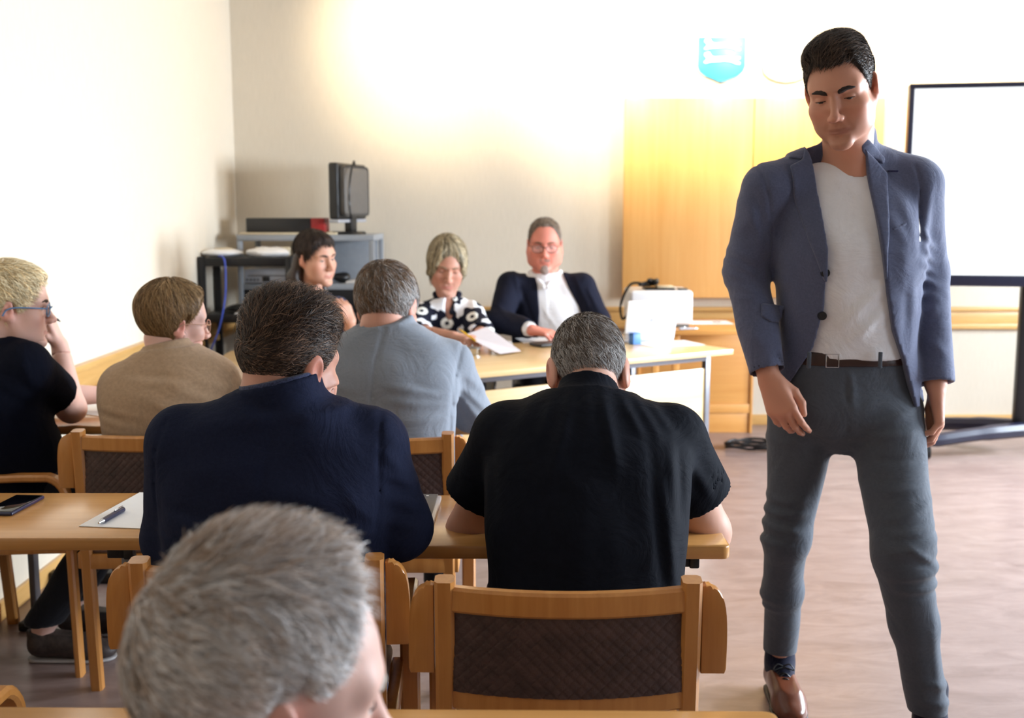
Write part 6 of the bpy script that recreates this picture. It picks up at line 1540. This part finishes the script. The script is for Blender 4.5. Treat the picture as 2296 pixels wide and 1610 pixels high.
hair(hdL, Lw['root'], (132, 118, 92), 4500, .0022, .06, hairline=HL_G, thick_fn=lambda q, a: .018 + .006*sstep(.06, -.0, q[..., 2]) + .004*sstep(.02, .08, q[..., 2]), col2=(190, 176, 148), mixp=.4, seed=91, edge=.04, len_fn=lambda q: .018 + .04*sstep(.05, -.03, q[:, 1]), streak=.5, sfreq=26, crown=(.02, -.02, .13), swirl=.1, lift=.03, steps=6, cap_in=.85)
def floral(v):
    """Big dark poppies with pale rings and dark hearts on white."""
    rs = np.random.default_rng(5); c = np.array(hdL.O)[[0, 2]] + np.array([0, -.3]); x = v[:, 0] - c[0]; z = v[:, 2] - c[1] + .35*(v[:, 1] - 5.72)
    fl = [(.105, .02, .052), (.0, .005, .055), (-.10, .05, .05), (.15, .14, .05), (.03, .12, .03), (-.15, -.05, .055), (.07, -.09, .05), (-.05, -.10, .05), (.19, -.06, .05), (-.08, .16, .055), (.10, .23, .05), (-.2, .10, .05), (-.02, .24, .05), (.25, .06, .05), (.2, .25, .04), (-.17, .24, .05), (-.26, .0, .05)]
    col = np.repeat(lin3((236, 238, 244))[None], len(v), 0); dark = lin3((18, 20, 36)); cream = lin3((232, 232, 226))
    for k, (fx, fz, r) in enumerate(fl):
        fx, fz, r = fx*1.3, fz*1.3, r*1.32
        dx, dz = x - fx, z - fz; a = np.arctan2(dz, dx) + k; d = np.sqrt(dx*dx + dz*dz); rr = r*(1.02 + .16*np.cos(6*a))
        col[d < rr] = dark; col[d < r*.46] = cream; col[d < r*.17] = dark
    return col
vneck = SUB(f_ell(at(1005, 690, 5.70), (.030, .16, .085)), .004)
ex = [pf(1050, 650, 1075, 740, 5.7, .014, .006, 5.9), pf(960, 690, 980, 760, 5.7, .014, .005, 5.9), pf(1030, 700, 1045, 760, 5.7, .012, -.005, 5.9)]
garment(Lw, 'blouse', 'print_fabric', .014, (.022, .020), (.3, .35), 'long', .066, .022, ex, .50, .0055, colfn=floral, neck_cut=vneck, trap=.052, label='white blouse printed with big dark flowers', hollow=True)
co = [cone(Lw['neck'] + A(s_*.028, -.070, -.055), Lw['neck'] + A(s_*.062, -.01, .035), .016, .016, .01) for s_ in (-1, 1)] + [cone(Lw['neck'] + A(-.062, -.01, .035), Lw['neck'] + A(0, .05, .05), .014, .014, .012), cone(Lw['neck'] + A(.062, -.01, .035), Lw['neck'] + A(0, .05, .05), .014, .014, .012)]
mat_fabric('collar_dark', srgb(18, 20, 36), 0.9)
sdf_obj('collar', co, Lw['neck'] - .13, Lw['neck'] + .12, .0045, 'collar_dark', Lw['root'])
trousers(Lw, 'trousers_dark', .014); shoes(Lw, 'shoe_black', 180, .01)
q = at(1046, 752, 5.36)
pen('pencil', 'yellow pen in the hand of the woman in the floral blouse', (q[0], q[1], q[2]), math.radians(150), 'pen_yellow', .12, .004, 'gold', math.radians(-30))

# ---------------------------------------------------------------- man with glasses and goatee in the navy blazer
hdK = Head(at(1221, 548, 6.10), rotm(179, -8, 0), 1.13, kind='m', fat=.012, jaw=1.08, lid=.7)
hip, kn, an = seat_legs(0.24, 6.22, face=-1, dk=.38)
shK = [at(1143, 640, 6.14), at(1306, 642, 6.14)]; elK = [at(1122, 728, 5.98), at(1340, 715, 6.08)]; wK = [at(1192, 738, 5.72), at(1352, 790, 5.86)]
wK[0][2] = .80; elK[0][2] = max(elK[0][2], .82)
TK = [(-.10, 0, .02, .20, .16, .11), (0, 0, .02, .21, .18, .115), (.25, 0, .02, .21, .19, .12), (.5, 0, .01, .205, .16, .12), (.72, 0, 0, .20, .13, .12), (.87, 0, -.005, .175, .09, .09), (1.0, 0, -.008, .09, .07, .075)]
K = figure('man with glasses and a grey goatee in a dark blazer and white shirt', hdK, at(1222, 622, 6.16), shK, elK, wK, hip, kn, an, L_, (216, 138, 120), dict(ear_red=.4, lips=(180, 100, 92)), TK, 1.0, .0, .0046, .011,
           [hand_ops(wK[0], A(.9, -.35, -.12), A(.1, -.25, 1), -1, 1.1, spread=5, per=[(20, 30, 15), (28, 34, 18), (34, 38, 20), (38, 38, 20)]), hand_ops(wK[1], A(-.2, -.7, -.6), A(.6, -.2, .7), 1, 1.1)], (.056, .048, .031), (.07, .066), (0,), .005)
head_bits(hdK, K['root'], (110, 84, 66), gaze=-.5, lid=.7)
glasses(hdK, K['root'], 'black_plastic', label='dark rimmed glasses', rim=.0016)
HL_K = [(0, .092), (.35, .092), (.62, .088), (.85, .06), (1.05, .03), (1.25, .01), (1.4, -.0), (1.52, .012), (1.75, .022), (1.95, -.02), (2.25, -.058), (3.15, -.07)]
hair(hdK, K['root'], (112, 92, 76), 3000, .0015, .02, hairline=HL_K, side=.004, top=.012, col2=(160, 150, 142), mixp=.35, seed=101, edge=.03, lift=.3)
bd = [ell(hdK.wld((0, .088, -.110)), (.027, .016, .028), .01), cone(hdK.wld((-.022, .088, -.064)), hdK.wld((.022, .088, -.064)), .006, .006, .01), wrinkle(.002, 220, 6)]
mat_fabric('beard_grey', srgb(158, 138, 130), 0.95, 0.3, 900, 0.5, 500)
sdf_obj('goatee', bd, hdK.O - .2, hdK.O + .1, .004, 'beard_grey', K['root'], label='short grey goatee')
shK_ = [pf(1215, 690, 1250, 740, 5.98, .01, .005, 6.2), pf(1260, 640, 1300, 700, 5.98, .012, .005, 6.2), pf(1225, 606, 1226, 740, 5.95, .005, .003, 6.2)]
vcutK = SUB(f_ell(at(1228, 606, 6.02), (.018, .10, .030)), .003)
garment(K, 'shirt', 'shirt_white', .006, (.006, .008), (1.0, .96), 'long', .084, .03, shK_, .5, .008, trap=.05, label='white shirt with open collar')
opK = pxz([(1186, 560), (1196, 600), (1206, 640), (1210, 700), (1206, 770), (1200, 830), (1345, 830), (1318, 745), (1300, 690), (1278, 650), (1262, 612), (1262, 560)], 5.98)
fcK = SUB(lambda P_: np.maximum(poly_sdf(opK, P_[..., 0], P_[..., 2]), P_[..., 1] - 6.19), .003)
ex = [pf(1150, 600, 1175, 700, 6.0, .012, .006, 6.2), pf(1290, 620, 1320, 690, 6.0, .012, .006, 6.2), pf(1110, 680, 1150, 720, 5.95, .012, .006, 6.2), pf(1165, 640, 1195, 720, 6.0, .010, -.005, 6.2), pf(1320, 650, 1345, 700, 6.0, .012, .006, 6.2)]
jK = garment(K, 'blazer', 'jacket_black', .016, (.020, .020), (.90, .90), 'long', .094, .01, ex, .5, .0065, front_cut=fcK, trap=.066, wr_seed=22, label='dark navy blazer worn open')
for s_ in (-1, 1):
    sdf_obj('collar_leaf', [cone(K['neck'] + A(s_*.012, -.105, -.045), K['neck'] + A(s_*.082, -.02, .03), .016, .016, .006)], K['neck'] - .16, K['neck'] + .13, .0045, 'shirt_white', K['root'])
trousers(K, 'trousers_dark', .014); shoes(K, 'shoe_black', 180, .01)
desk_chair('dark chair under the man with glasses and goatee', (0.24, 6.24), math.pi)
desk_chair('dark chair under the woman in the floral blouse', (-0.33, 5.96), math.pi)
desk_chair('dark chair under the dark-haired woman', (-1.0, 5.76), math.pi)
